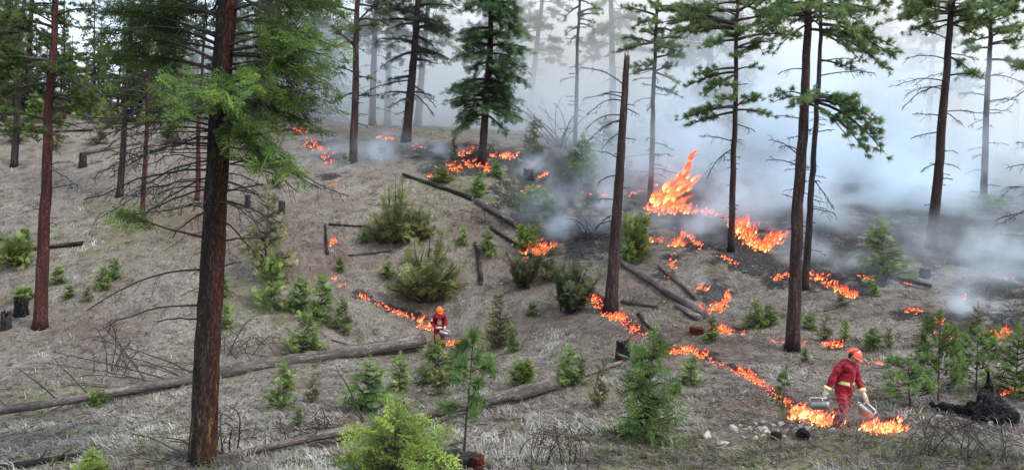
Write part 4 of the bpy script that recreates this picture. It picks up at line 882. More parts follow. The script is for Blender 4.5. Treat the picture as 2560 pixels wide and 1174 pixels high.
log('fallen_stick', (822,563), (915,570), 6, 5, 'dark stick across the slope beside the burning stub', 'log_dark', 7, n_=8, cat='stick')
log('fallen_stick', (820,640), (810,565), 8, 5, 'black burning stub lying upslope with small flames on it', 'char', 8, n_=8, cat='stick', end='char')
log('fallen_stick', (830,850), (895,870), 4, 3, 'thin twig on grass behind the long fallen log', 'log', 6, n_=6, cat='stick')
log('fallen_stick', (1225,572), (1345,652), 8, 9, 'burnt black log under the bright red flames', 'char', 8, n_=10, cat='log', end='char')
log('fallen_stick', (870,640), (985,630), 4, 4, 'thin stick on the grass left of the big round olive fir', 'log_dark', 6, n_=6, cat='stick')
log('fallen_stick', (1660,862), (1600,790), 9, 11, 'dark pole beneath the flames at the foot of the broken dead pine', 'log_dark', 7, n_=8, cat='stick')
log('fallen_stick', (640,1175), (870,1100), 6, 5, 'thin grey limb in the foreground slash below the nearer log', 'log', 7, n_=8, cat='stick')
log('fallen_stick', (560,1112), (800,1068), 6, 4, 'dark crooked limb across the foreground slash', 'log_dark', 7, n_=8, cat='stick', limbs=[(.3,640,1055,.06,.014),(.6,700,1045,.06,.014)])
log('fallen_stick', (730,1140), (810,1140), 5, 5, 'short straight stick in the foreground slash', 'log', 6, n_=6, cat='stick')
log('fallen_stick', (1400,770), (1412,782), 10, 12, 'pale chunk of split wood in front of the dark olive juniper', 'log_pale', 8, n_=5, cat='wood')

def stump(px, py, wpx, hpx, label, mat='char'):
    p, D = GD(px, py); r = wpx * D / F / 2; h = hpx * D / F
    n_ = 9; path = p + np.stack([np.zeros(n_), np.zeros(n_), np.linspace(-.1, h, n_)], -1); q = MB()
    q.tube(path, r * (1 + .5 * np.exp(-np.linspace(0, 1, n_) * 5)), 14, None, .22)
    v = q.v[0]; top = v[:, 2] > p[2] + h * .8; v[top, 2] += rng.uniform(-.25, .2, top.sum()) * h
    o = thing('tree_stump', p, label, 'stump'); q.build('stump_wood', MAT[mat], o, origin=p)
    e = MB()
    for k in range(5):
        a = rng.uniform(0, 6.28); b_ = p + [math.cos(a) * r * .8, math.sin(a) * r * .8, h * .85]; e.tube([b_, b_ + [0, 0, h * .15], b_ + [rng.normal(0, .02), 0, h * rng.uniform(.2, .35)]], [r * .25, r * .16, .006], 5)
    for q_ in (e,): q_.build('splinters', MAT[mat], o, origin=p)['kind'] = 'stuff'
    return o
stump(53,786,30,40,'squat black stump left of the brick-red pine'); stump(14,822,22,40,'jagged dark stump remnant at the far left of the slope','log_dark')
stump(207,418,16,34,'grey stump propping up a brown log','log_dark'); stump(619,514,13,24,'small dark stump right of the big fir, high on the slope','log_dark')
stump(704,532,16,26,'jagged leaning dark stump on the upper slope above the tall grey-green fir','log_dark'); stump(1557,898,34,44,'charred upright stump behind the large feathery fir')
stump(1320,446,24,22,'black stump end in smoke at the ashy pale log'); stump(2312,690,24,18,'low blackened stump in drifting smoke','char'); stump(1742,833,36,14,'low reddish rotten stump near the young burning fir','rot')
stump(1190,1172,40,30,'crumbling red rotten wood at the end of the foreground log','rot')

# charred root log on the right with an upturned horn
def charred_log():
    a, Da = GD(2325, 1015); b, Db = GD(2545, 1062)
    t = np.linspace(0, 1, 18)[:, None]; p = a + (b - a) * t; r = np.interp(t[:, 0], [0, .25, .6, .85, 1], [.05, .12, .22, .27, .15]) * rng.uniform(.85, 1.15, 18); p[:, 2] = H(p[:, 0], p[:, 1]) + r * .75; p += rng.normal(0, .025, p.shape)
    q = MB(); q.tube(p, r, 16, None, .45); zax = unit(p[-1] - p[0]); xa = unit(np.cross([0, 0, 1.0], zax)); Rm = np.stack([xa, np.cross(zax, xa), zax], -1)
    base = p[9].copy(); o = thing('burnt_log', base, 'big charred black root log with an upturned horn, beside pine saplings', 'log')
    q.v = [(v_ - base) @ Rm for v_ in q.v]; tk = q.build('trunk', MAT['char'], o); tk.rotation_euler = Matrix(Rm.tolist()).to_euler()
    h = MB(); s_ = p[11] + [0, 0, .2]; h.tube([s_, P3(2462, 985, Da - .1), P3(2474, 965, Da - .1), P3(2470, 928, Da - .1)], [.2, .15, .10, .03], 9, None, .3); h.build('root_horn', MAT['char'], o, origin=base)
    for k, (x, y, rr) in enumerate([(2555,1075,.07),(2500,1072,.06),(2545,1030,.08)]):
        h = MB(); h.tube([p[15], (p[15] + P3(x, y, Da)) / 2 + [0, 0, .05], P3(x, y, Da)], [.12, rr, .02], 8, None, .25); h.build('root', MAT['char'], o, origin=base)
charred_log()
def lump(px, py, wpx, hpx, label):
    p, D = GD(px, py); q = bmesh.new(); bmesh.ops.create_icosphere(q, subdivisions=2, radius=1)
    for v in q.verts: v.co *= random.uniform(.8, 1.12); v.co.z = max(v.co.z, -.35)
    me = bpy.data.meshes.new('charred_wood'); q.to_mesh(me); q.free(); me.materials.append(MAT['char'])
    o = bpy.data.objects.new('charred_wood', me); COL.objects.link(o); o.location = Vector(p) + Vector((0, 0, hpx * D / F * .4)); w_ = wpx * D / F / 2; o.scale = (w_, w_ * .8, hpx * D / F * .6); o.rotation_euler = (0, 0, rng.uniform(0, 6)); tag(o, label, 'charred wood')
lump(1940, 1097, 32, 20, 'small black charred lump among the pale stones'); lump(2007, 1096, 40, 28, 'larger black charred lump beside the pale stones, near the walking firefighter')

# grey limb tangle in the upper burn
def tangle(name, px, py, n_, ends, label, col=(.12, .11, .105), r=.02, fat=1.0):
    p, D = GD(px, py); o = thing(name, p, label, 'branches')
    for k in range(n_):
        ex_, ey = ends[k % len(ends)]; T = Tree(G_FIR, TUFT); T.fat = fat
        T.dead_limb(arc(p + np.append(rng.normal(0, .4, 2), .05), P3(ex_ + rng.normal(0, 12), ey + rng.normal(0, 10), D + rng.normal(0, .8)), rng.uniform(.1, .5), 8, rng.normal(0, .2)), r * rng.uniform(.7, 1.3), .5, .2, np.array(col) * rng.uniform(.6, 1.2), tl=.7)
        T.dead[0].build('branch', MAT['twig'], o, origin=p)
tangle('limb_tangle', 1400, 372, 16, [(1290,272),(1330,282),(1360,262),(1395,262),(1420,280),(1300,310),(1465,235),(1480,275),(1440,300),(1345,320)], 'tangle of grey bare limbs of a fallen tree in the upper burn', r=.03)
tangle('slash_pile', 1470, 600, 22, [(1390,560),(1420,545),(1460,560),(1510,580),(1540,600),(1400,600),(1440,590),(1500,620),(1530,640),(1420,640),(1470,650),(1380,625)], 'smoking pile of dark slash branches behind the broken dead pine', (.035, .03, .028), .022)
tangle('slash_pile', 1210, 560, 14, [(1170,530),(1195,520),(1140,545),(1130,560),(1240,545),(1260,570),(1180,580),(1290,575)], 'heap of broken sticks under the smoking grey log', (.09, .07, .06), .02)
tangle('slash_pile', 590, 890, 16, [(545,820),(600,815),(640,830),(670,860),(560,860),(620,850),(700,850),(650,800)], 'thicket of thin purple-brown twigs right of the big fir, above the long log', (.055, .035, .035), .014)
tangle('slash_pile', 290, 930, 12, [(230,840),(260,800),(300,850),(330,860),(360,870),(210,880),(400,880),(245,820)], 'thicket of thin twigs behind the long log, left of the big fir', (.05, .034, .032), .014)
tangle('slash_pile', 545, 1130, 10, [(545,1050),(560,1040),(575,1070),(600,1080),(530,1060),(620,1100)], 'twiggy dead shoots at the right foot of the big fir', (.04, .03, .03), .014)
tangle('slash_pile', 1390, 1170, 16, [(1360,1110),(1380,1100),(1400,1100),(1345,1125),(1412,1085),(1430,1120),(1370,1140)], 'dark reddish dead shrub at the foreground edge', (.05, .028, .024), .010)
tangle('slash_pile', 2430, 1150, 26, [(2380,1080),(2420,1075),(2460,1085),(2500,1100),(2350,1110),(2280,1125),(2400,1070),(2440,1090),(2510,1140),(2300,1100)], 'low heap of dark dead twigs in front of the charred log', (.055, .042, .04), .009)
tangle('slash_pile', 780, 1095, 12, [(700,1050),(730,1060),(770,1055),(820,1070),(850,1080),(690,1080),(640,1075)], 'messy foreground slash of thin branches below the nearer log', (.06, .047, .043), .012)
tangle('slash_pile', 1590, 770, 9, [(1570,715),(1600,720),(1640,745),(1670,750),(1690,770),(1560,740)], 'loose dead sticks beside the foot of the broken dead pine', (.07, .06, .055), .014)
tangle('dead_shrub', 2114, 1110, 28, [(2085,1050),(2105,1045),(2118,1025),(2132,1035),(2145,1045),(2155,1068),(2072,1075),(2125,1050),(2095,1070)], 'pale dry shrub hiding the boots of the walking firefighter', (.36, .28, .235), .008, fat=.5)

# stones
def rock_mesh(seed):
    q = bmesh.new(); bmesh.ops.create_icosphere(q, subdivisions=2, radius=1); r = random.Random(seed)
    for k in range(7):
        nrm = Vector((r.gauss(0, 1), r.gauss(0, 1), r.gauss(0, 1))).normalized(); d = r.uniform(.45, .8)
        for v in q.verts:
            e = v.co.dot(nrm) - d
            if e > 0: v.co -= nrm * e
    me = bpy.data.meshes.new('stone'); q.to_mesh(me); q.free(); at = me.color_attributes.new('Col', 'FLOAT_COLOR', 'POINT'); k = r.uniform(.95, 1.5); c_ = random.Random(seed).choice([(.42, .38, .34), (.33, .30, .27), (.28, .25, .23), (.40, .33, .28)])
    for x in at.data: x.color = (c_[0] * k, c_[1] * k, c_[2] * k, 1)
    me.materials.append(MAT['rock']); return me
RM = [rock_mesh(k) for k in range(8)]
def stone(px, py, wpx, label, group, i=0, fl=.6):
    p, D = GD(px, py); o = bpy.data.objects.new('stone', RM[i % 8]); COL.objects.link(o); s_ = wpx * D / F / 2
    o.location = Vector(p) + Vector((0, 0, s_ * fl * .12)); o.scale = (s_ * rng.uniform(.9, 1.3), s_ * rng.uniform(.7, 1.1), s_ * fl * rng.uniform(.8, 1.2)); o.rotation_euler = (rng.normal(0, .25), rng.normal(0, .25), rng.uniform(0, 6.28)); tag(o, label, 'stone', group)
stone(1767, 1092, 28, 'pale pointed stone at the edge of the rubble, toward the large feathery fir', None, 0, 1.0)
stone(1835, 1078, 34, 'largest pinkish stone of the foreground rubble', None, 1, .9)
stone(1805, 1112, 36, 'dark grey flat stone below the foreground rubble', None, 2, .5)
stone(2480, 1062, 26, 'pale round stone below the charred log', None, 3, .9)
for i in range(48):
    x = rng.uniform(1850, 2080); y = 1055 + (x - 1850) * -.02 + rng.normal(20, 14); stone(x, y, rng.uniform(9, 24), 'pale stone in the strip of rubble beside the charred lumps', 'stones in the foreground rubble', i)
for i in range(26): stone(rng.uniform(2330, 2520), rng.uniform(1030, 1075), rng.uniform(7, 16), 'small stone in the gravel bank below the charred log', 'stones below the charred log', i)
for i in range(50):
    stone(rng.uniform(560, 2400), rng.uniform(700, 1120), rng.uniform(5, 11), 'small pale stone scattered on the dead grass', 'scattered small stones', i)

# fine litter: twigs and bark chips, too many to count
def litter():
    n_ = 15000; D = np.exp(rng.uniform(math.log(12), math.log(44), n_)); X = D * rng.uniform(-.72, .72, n_); Z = H(X, D); a = rng.uniform(0, 3.14, n_); L = rng.uniform(.05, .32, n_) ** 1.0; w_ = rng.uniform(.004, .012, n_)
    d = np.stack([np.cos(a), np.sin(a), np.zeros(n_)], -1) * L[:, None]; s_ = np.stack([-np.sin(a), np.cos(a), np.zeros(n_)], -1) * w_[:, None]; u = np.array([0, 0, 1.0])
    p = np.stack([X, D, Z + .03], -1); p2 = p + d; p2[:, 2] = H(p2[:, 0], p2[:, 1]) + .03 + np.abs(rng.normal(0, .04, n_))
    v = np.stack([p - s_, p + s_, p + u * w_[:, None] * 2, p2 - s_ * .6, p2 + s_ * .6, p2 + u * w_[:, None]], 1).reshape(-1, 3); k = np.arange(n_)[:, None] * 6
    c_ = np.where(rng.random((n_, 1)) < .3, np.array([[.30, .25, .21]]), np.array([[.055, .036, .03]])) * rng.uniform(.5, 1.5, (n_, 1))
    q = MB(); q.add(v, None, np.vstack([np.hstack([k, k + 3, k + 5, k + 2]), np.hstack([k + 1, k + 2, k + 5, k + 4])]), np.repeat(c_, 6, 0)); tag(q.build('twig_litter', MAT['twig'], smooth=False), 'fine twigs and bark chips littering the slope', 'litter', kind='stuff')
litter()
# ------------------------------------------------------------------ flames
def flame_mat():
    m, n, b = newmat('flame'); out = n.nodes['Material Output']; n.nodes.remove(b); a = attr(n); sp = N(n, 'ShaderNodeSeparateColor'); n.links.new(a.outputs['Color'], sp.inputs[0])
    f = noise(n, 20, mapped(n, (1, 1, .6)), 4); h = mathn(n, 'ADD', sp.outputs[0], mathn(n, 'MULTIPLY', mathn(n, 'SUBTRACT', f, .5), .9))
    col = ramp(n, h, [(.0, (1.0, .18, .05)), (.18, (1.0, .46, .13)), (.38, (1.0, .15, .05)), (.75, (.85, .05, .03))])
    e = N(n, 'ShaderNodeEmission'); n.links.new(col, e.inputs[0]); n.links.new(mathn(n, 'MULTIPLY', sp.outputs[1], 1.0), e.inputs[1])
    t = N(n, 'ShaderNodeBsdfTransparent'); mx_ = N(n, 'ShaderNodeMixShader')
    n.links.new(ramp(n, mathn(n, 'ADD', h, mathn(n, 'MULTIPLY', mathn(n, 'SUBTRACT', noise(n, 26, mapped(n, (1, 1, .45)), 3), .5), 1.4)), [(.40, (.92, .92, .92)), (.90, (.03, .03, .03))]), mx_.inputs[0])
    n.links.new(t.outputs[0], mx_.inputs[1]); n.links.new(e.outputs[0], mx_.inputs[2]); n.links.new(mx_.outputs[0], out.inputs[0])
    m.cycles.emission_sampling = 'NONE'; return m
MAT['flame'] = flame_mat()
def tongue(q, p, h, w_, lean, power, lift=0.0):
    n_ = 7; t = np.linspace(0, 1, n_); ph = rng.uniform(0, 6.28); prof = np.array([.5, .85, 1.0, .7, .62, .3, .02]) * w_ * rng.uniform(.7, 1.25, 7)
    sw = np.stack([np.sin(t * 4 + ph) * t, np.cos(t * 3.3 + ph) * t], -1) * w_ * .7
    path = np.stack([p[0] + lean[0] * t ** 1.4 * h + sw[:, 0], p[1] + lean[1] * t ** 1.4 * h + sw[:, 1], p[2] - .02 + t * h], -1)
    k = len(q.v); q.tube(path, prof, 5, None, .25, cap=False); c_ = np.zeros((n_ * 5, 3)); c_[:, 0] = np.repeat(lift * .45 + t * (.9 - .3 * lift), 5); c_[:, 1] = power; q.c[-1] = c_
WIND = np.array([.35, -.05])
def flamelets(q, p, hh, D, lean, power, n_=8, wide=.32):
    for j in range(n_):
        f = rng.random() ** 1.5 if j else 0.0; z = f * hh * .75; h = max(hh * rng.uniform(.3, .62) * (1 - .45 * f), 2.5 * D / F); o_ = rng.normal(0, hh * wide * (1 - .6 * f), 2) if j else np.zeros(2)
        tongue(q, p + np.array([o_[0] + WIND[0] * lean * z * 1.2, o_[1], z]), h, max(h * rng.uniform(.10, .19), 1.0 * D / F), WIND * lean * 1.3 + rng.normal(0, .3, 2), power * (rng.uniform(1.6, 2.8) if rng.random() < .25 else rng.uniform(.4, 1.15)), f)
def fire(pts_, label, hpx, dens=1.0, spread=6, power=.95, name='ground_fire', lean=1.0, group=None, embers=0):
    """flames along a photo polyline lying on the ground; hpx = flame height in photo pixels (start, end)"""
    pts_ = np.array(pts_, float); seg = np.linalg.norm(np.diff(pts_, axis=0), axis=1) if len(pts_) > 1 else np.array([0]); tot = seg.sum(); n_ = max(3, int((tot / 4.5 + 3) * dens)); q = MB(); base = None
    cum = np.concatenate([[0], np.cumsum(seg)])
    for k in range(n_):
        s_ = rng.random() * tot
        if vnoise(np.array([s_ / 22 + pts_[0, 0]]), np.array([3.3]))[0] < .18 and tot > 60: continue
        x = np.interp(s_, cum, pts_[:, 0]) + rng.normal(0, spread); y = np.interp(s_, cum, pts_[:, 1]) + rng.normal(0, spread * .45)
        p, D = GD(x, y); base = p if base is None else base; f = s_ / max(tot, 1)
        hh = (hpx[0] + (hpx[1] - hpx[0]) * f) * rng.choice([.35, .55, .8, 1.15], p=[.3, .35, .25, .1]) * D / F * .62 * (.35 + 1.35 * vnoise(np.array([s_ / 30 + pts_[0, 1]]), np.array([7.7]))[0])
        flamelets(q, p, hh, D, lean, power)
    if base is None: return
    o = q.build(name, MAT['flame'], origin=base); o['kind'] = 'stuff'; tag(o, label, 'fire', group, 'stuff')
def tall_flame():
    g0, D = GD(1650, 522); q = MB(); a = g0; b_ = P3(1728, 388, D + .3)
    for k in range(120):
        f = rng.random() ** .9; e = math.sin(min(1, f * 1.15 + .12) * math.pi) ** .8; c_ = a + (b_ - a) * f + np.array([0, 0, -.35 * math.sin(f * math.pi)]) + RIGHT * rng.normal(0, .42 * e) + UP * rng.normal(0, .22 * e) + FWD * rng.normal(0, .4 * e)
        h = rng.uniform(.35, .95) * (1 - .45 * f); tongue(q, c_, h, h * rng.uniform(.14, .24), np.array([.75, -.05]) + rng.normal(0, .25, 2), rng.uniform(1.5, 2.6) if rng.random() < .3 else rng.uniform(.5, 1.1), f * .55)
    tag(q.build('ground_fire', MAT['flame'], origin=g0), 'tall leaning flame rising from the burning slope', 'fire', None, 'stuff')
fire([(885,735),(905,745),(955,765),(1000,785),(1055,803)], 'thin line of small flames climbing the grass toward the firefighter by the log', (20,24), .9, 4)
fire([(1055,805),(1072,828)], 'flames just behind the firefighter by the log', (34,34), 1.8, 8)
fire([(1118,858),(1158,862)], 'flames right beside the legs of the firefighter by the log', (36,30), 1.6, 8)
fire([(836,702),(840,696)], 'small flame by the tiny fir below the burning stub', (24,22), .8, 4)
fire([(848,716),(862,714)], 'little flames at the upper end of the thin fire line', (16,14), .8, 4)
fire([(828,615),(836,604)], 'flames licking the black burning stub', (24,26), 1.6, 5)
fire([(1478,745),(1520,788),(1560,800),(1600,842)], 'red flames at the foot of the broken dead pine', (28,34), 2.4, 9)
fire([(1630,862),(1668,880)], 'low flames linking the broken dead pine to the main fire line', (12,18), 1.0, 4)
fire([(1668,882),(1740,884),(1790,908),(1850,932),(1900,960),(1950,1000),(2000,1036)], 'long bright line of flames running down to the walking firefighter', (24,40), 1.5, 7)
fire([(1990,1035),(2030,1050),(2070,1060)], 'broad yellow flames behind the legs of the walking firefighter', (52,46), 3.4, 12, 2.4)
fire([(2165,1070),(2200,1082),(2235,1068)], 'bright yellow flames under the drip torch spout', (46,46), 4.0, 11, 2.6)
fire([(1325,640),(1350,628)], 'bright red flames burning in slash beside a green bush', (62,66), 3.6, 12, 0.86)
fire([(1300,585),(1312,650),(1330,690)], 'scattered embers around the burnt black log', (12,14), .8, 8, 0.72)
fire([(1630,530),(1660,522),(1700,520)], 'base of the tall flame on the burning slope', (66,70), 3.0, 14)
tall_flame()
fire([(1700,525),(1745,535),(1795,535)], 'low red flames spreading right of the tall flame', (30,26), 2.2, 10)
fire([(1835,560),(1865,590),(1890,625)], 'leaping flames just right of the smoky tall pine', (58,52), 1.9, 12)
fire([(1890,625),(1915,612),(1950,598)], 'branching flames beside the straight red-brown pine', (50,44), 2.0, 9)
fire([(1688,620),(1690,612)], 'upright flame column on the scorched bank', (56,52), 2.2, 5, 1.08)
fire([(1686,630),(1680,660),(1660,695)], 'trickle of small flames below the upright flame column', (18,14), 1.1, 6)
fire([(1706,584),(1730,600),(1755,625)], 'small flames edging the black patch left of the smoky tall pine', (22,20), 1.2, 5)
fire([(1795,640),(1830,655),(1860,668)], 'small flames at the foot of the smoky tall pine', (18,14), 1.0, 5)
fire([(1738,790),(1745,778)], 'flames licking the cut log end', (36,30), 2.0, 6)
fire([(1770,785),(1800,765),(1820,745)], 'bright flames on the right of the small black patch', (40,50), 2.2, 8, 1.08)
fire([(1740,728),(1770,718)], 'small flames at the top of the small black patch', (22,16), 1.2, 7)
fire([(1775,830),(1795,822),(1830,832)], 'low flames beside the young burning fir', (24,22), 1.6, 8)
fire([(1853,835),(1858,835)], 'single small flame on bare ground near the round young fir', (16,16), .6, 3)
fire([(2030,695),(2060,705),(2095,725),(2130,742)], 'row of red flames right of the two close pines', (34,30), 2.2, 9)
fire([(1930,698),(1970,690)], 'flames left of the two close pines', (18,18), 1.3, 8)
fire([(2055,868),(2075,862),(2100,870)], 'smouldering flames behind the walking firefighter helmet', (26,20), 1.4, 7)
fire([(1925,855),(1970,852),(2010,858)], 'faint low flames at the foot of the straight red-brown pine', (12,12), .8, 5)
fire([(2160,912),(2200,910),(2245,908)], 'faint low flames right of the walking firefighter helmet', (14,16), .9, 6)
fire([(2260,782),(2300,775)], 'first of the scattered flames in the smoky hollow', (20,18), 1.1, 7)
fire([(2330,798),(2360,812)], 'middle of the scattered flames in the smoky hollow', (22,20), 1.1, 8)
fire([(2340,835),(2400,848)], 'lower scattered flames in the smoky hollow', (14,14), .8, 8)
fire([(2480,850),(2500,845),(2515,830)], 'larger flames at the far side of the smoky hollow', (44,40), 1.8, 10)
fire([(2150,690),(2180,702)], 'small flames left of the thin charred log', (14,12), 1.0, 5)
fire([(2250,708),(2275,710)], 'small flames right under the dark green fir', (12,12), .9, 5)
fire([(2395,740),(2420,745)], 'faint flames in the thick low smoke', (14,12), .8, 6)
fire([(2500,985),(2525,975),(2550,990)], 'orange flames under the fir behind the charred log', (26,26), 1.2, 12)
fire([(2330,960),(2350,965)], 'flicker of flame behind the pine saplings', (20,18), .8, 8)
fire([(775,358),(800,372),(825,408)], 'red embers in a black patch on the left of the knoll', (22,20), 1.5, 14, 0.72)
fire([(738,326),(765,330)], 'embers on the crest left of the lone knoll pine', (18,14), 1.6, 10, 0.72)
fire([(825,462),(838,455)], 'small embers below the black patch on the knoll', (14,12), 1.0, 6, 0.72)
fire([(1120,425),(1160,418),(1190,408),(1225,428)], 'wide low red flames at the foot of the dense bushy fir', (24,22), 1.6, 10, 0.79)
fire([(1225,395),(1260,392),(1295,388)], 'flames on the crest right of the dense bushy fir', (24,20), 1.5, 8)
fire([(1140,395),(1165,385)], 'smoky flames left of the dense bushy fir', (22,20), 1.2, 10, 0.79)
fire([(940,346),(985,347)], 'faint flames along the crest behind the lone knoll pine', (12,12), 1.4, 6, 0.79)
fire([(1040,366),(1060,372)], 'small embers right of the leaning dark fir', (12,10), 1.2, 6, 0.72)
fire([(1475,392),(1500,388)], 'flames in smoke behind the broken dead pine', (18,16), 1.2, 7)
fire([(1345,448),(1360,440)], 'small flame at the ashy pale log', (24,18), .8, 5)
fire([(1470,485),(1560,492),(1600,480)], 'scattered embers glowing in smoke right of the low thicket', (10,12), .9, 12, 0.79)
fire([(1275,490),(1340,475),(1370,482)], 'scattered embers left of the low thicket', (10,12), .7, 10, 0.79)
fire([(1610,600),(1640,615)], 'flames in the dense dark bush', (24,24), 1.2, 14)
fire([(1060,445),(1095,442)], 'small flames by the olive shrub', (10,10), .8, 6, 0.72)
fire([(1660,395),(1700,420)], 'flames glimpsed in smoke above the tall flame', (14,16), .7, 12)
fire([(2055,372),(2075,375)], 'distant flame burning high in the thick smoke', (56,36), 1.6, 9, 1.8)
fire([(1620,455),(1640,470)], 'flames left of the tall flame base', (24,20), 1.0, 10)
fire([(2500,700),(2530,690)], 'ember spots on the blackened slope', (8,8), .6, 8)
fire([(1560,780),(1450,735)], 'small flames under the dark olive juniper and pale log', (12,14), .5, 6)

# ------------------------------------------------------------------ smoke
def smoke_mat(name, dens, col, nscale, lo, hi, aniso=.0, power=1.0, stretch=(1, 1, 1)):
    m = bpy.data.materials.new(name); m.use_nodes = True; n = m.node_tree; n.nodes.clear(); out = N(n, 'ShaderNodeOutputMaterial'); v = N(n, 'ShaderNodeVolumePrincipled')
    v.inputs['Color'].default_value = (*col, 1); v.inputs['Anisotropy'].default_value = aniso
    t = N(n, 'ShaderNodeTexCoord'); ln = N(n, 'ShaderNodeVectorMath', operation='LENGTH'); n.links.new(t.outputs['Object'], ln.inputs[0])
    g_ = N(n, 'ShaderNodeNewGeometry'); mp_ = N(n, 'ShaderNodeMapping'); mp_.inputs['Scale'].default_value = stretch; n.links.new(g_.outputs['Position'], mp_.inputs[0])
    nz = noise(n, nscale, mp_.outputs[0], 3, .55)
    r = N(n, 'ShaderNodeMapRange', interpolation_type='SMOOTHSTEP'); r.inputs['From Min'].default_value = 1.0; r.inputs['From Max'].default_value = .25; n.links.new(ln.outputs['Value'], r.inputs['Value'])
    q = N(n, 'ShaderNodeMapRange', interpolation_type='SMOOTHSTEP'); q.inputs['From Min'].default_value = lo; q.inputs['From Max'].default_value = hi; n.links.new(nz, q.inputs['Value'])
    n.links.new(mathn(n, 'MULTIPLY', mathn(n, 'MULTIPLY', r.outputs[0], q.outputs[0]), dens), v.inputs['Density']); n.links.new(v.outputs[0], out.inputs['Volume']); return m
def smoke(c_, size, mat, label, rot=(0, 0, 0), step=1.0):
    q = bmesh.new(); bmesh.ops.create_icosphere(q, subdivisions=3, radius=1); me = bpy.data.meshes.new('smoke'); q.to_mesh(me); q.free(); me.materials.append(mat)
    o = bpy.data.objects.new('smoke', me); COL.objects.link(o); o.location = Vector(c_); o.scale = size; o.rotation_euler = rot; tag(o, label, 'smoke', kind='stuff'); return o
WARM, BLUE = (1.0, .985, .965), (.82, .92, 1.0)
sm_back = smoke_mat('thick_pale_smoke', .26, WARM, .07, .10, .44)
sm_mid = smoke_mat('drifting_blue_smoke', .32, BLUE, .26, .42, .62)
sm_low = smoke_mat('low_blue_smoke', .36, BLUE, .45, .42, .66)
sm_wisp = smoke_mat('smoke_wisp', .60, BLUE, .8, .40, .64)
sm_knoll = smoke_mat('white_blue_smoke', .20, (.93, .975, 1.0), .12, .25, .5)
smoke((24, 76, 11), (50, 35, 22), sm_back, 'thick pale bank of smoke filling the forest behind the burn')
smoke((19, 47, 4), (24, 12, 9.5), sm_mid, 'blue smoke drifting between the pines above the big flame')
smoke(P3(2250, 510, 43), (13, 7, 4), sm_mid, 'blue smoke lying over the blackened slope behind the stout pine')
smoke(P3(940, 250, 64), (20, 14, 11), sm_knoll, 'pale smoke drifting behind the grassy knoll crest')
smoke(P3(1300, 330, 58), (12, 9, 8), sm_knoll, 'white smoke behind the dense bushy fir')
smoke(P3(2430, 660, 30), (7.0, 3.6, 2.6), sm_low, 'low blue smoke rolling over the blackened hollow')
smoke(P3(1900, 550, 37), (7.5, 4, 3.0), sm_low, 'blue smoke rising around the smoky tall pine')
smoke(P3(1450, 530, 39), (5.0, 3.0, 2.4), sm_low, 'blue smoke pouring from the slash pile')
smoke(P3(960, 400, 45), (6.5, 4.5, 2.2), sm_low, 'thin smoke trailing across the grassy knoll')
smoke(P3(1785, 700, 29), (.9, .8, 1.3), sm_wisp, 'wisp of smoke above the small black patch')
smoke(P3(1600, 450, 44), (6.5, 4, 3.4), sm_low, 'blue smoke at the left of the big flame')
for x, y, D_, sz, ry, lb in [(1400,560,37,(1.6,1.2,1.3),.5,'curl of smoke over the bright red flames'),(1500,500,41,(2.2,1.5,1.8),.4,'smoke puff upslope of the slash pile'),(1340,440,43,(2.0,1.5,1.6),.3,'smoke puff at the ashy pale log'),(1760,560,36,(1.8,1.2,1.5),.4,'smoke curl below the tall flame'),
  (2010,640,33,(1.8,1.2,1.8),.4,'smoke curl beside the two close pines'),(2130,680,31.5,(1.5,1.1,1.3),.4,'smoke curl over the row of red flames'),(2430,770,26,(2.4,1.3,1.0),.3,'thin smoke over the scattered flames'),(860,430,43,(1.6,1.2,.9),.3,'smoke puff over the embers on the knoll'),(1110,390,45,(2.0,1.5,1.4),.3,'smoke puff left of the dense bushy fir'),(1840,470,41,(2.6,1.8,2.6),.4,'smoke column behind the smoky tall pine'),(1700,400,45,(2.4,1.8,2.8),.4,'smoke column above the tall flame')]:
    smoke(P3(x, y, D_), sz, sm_wisp, lb, (0, ry, rng.uniform(0, 1)))
# ------------------------------------------------------------------ firefighters
MAT['red_cloth'] = plain_mat('red_coverall_cloth', (.23, .004, .016), .9, 0, .35, 9, .5)
MAT['skin'] = plain_mat('skin', (.42, .22, .16), .5); MAT['helmet'] = plain_mat('orange_helmet_shell', (.92, .085, .025), .3, 0, .06)
MAT['helmet2'] = plain_mat('orange_hard_hat_shell', (.92, .17, .02), .3, 0, .06)
MAT['black'] = plain_mat('black_rubber', (.012, .012, .013), .6); MAT['glove'] = plain_mat('pale_leather_glove', (.62, .58, .50), .8, 0, .15, 20)
MAT['yellow'] = plain_mat('yellow_reflective_tape', (.75, .68, .10), .5); MAT['silver'] = plain_mat('silver_reflective_tape', (.72, .73, .72), .35)
MAT['steel'] = plain_mat('scuffed_aluminium', (.26, .26, .26), .42, .7, .25, 10, .1); MAT['white_patch'] = plain_mat('pale_badge', (.7, .7, .72), .7); MAT['navy'] = plain_mat('dark_badge', (.012, .012, .02), .7)
MAT['hair'] = plain_mat('dark_hair', (.02, .014, .01), .8); MAT['brass'] = plain_mat('dull_brass', (.25, .20, .12), .4, .8)
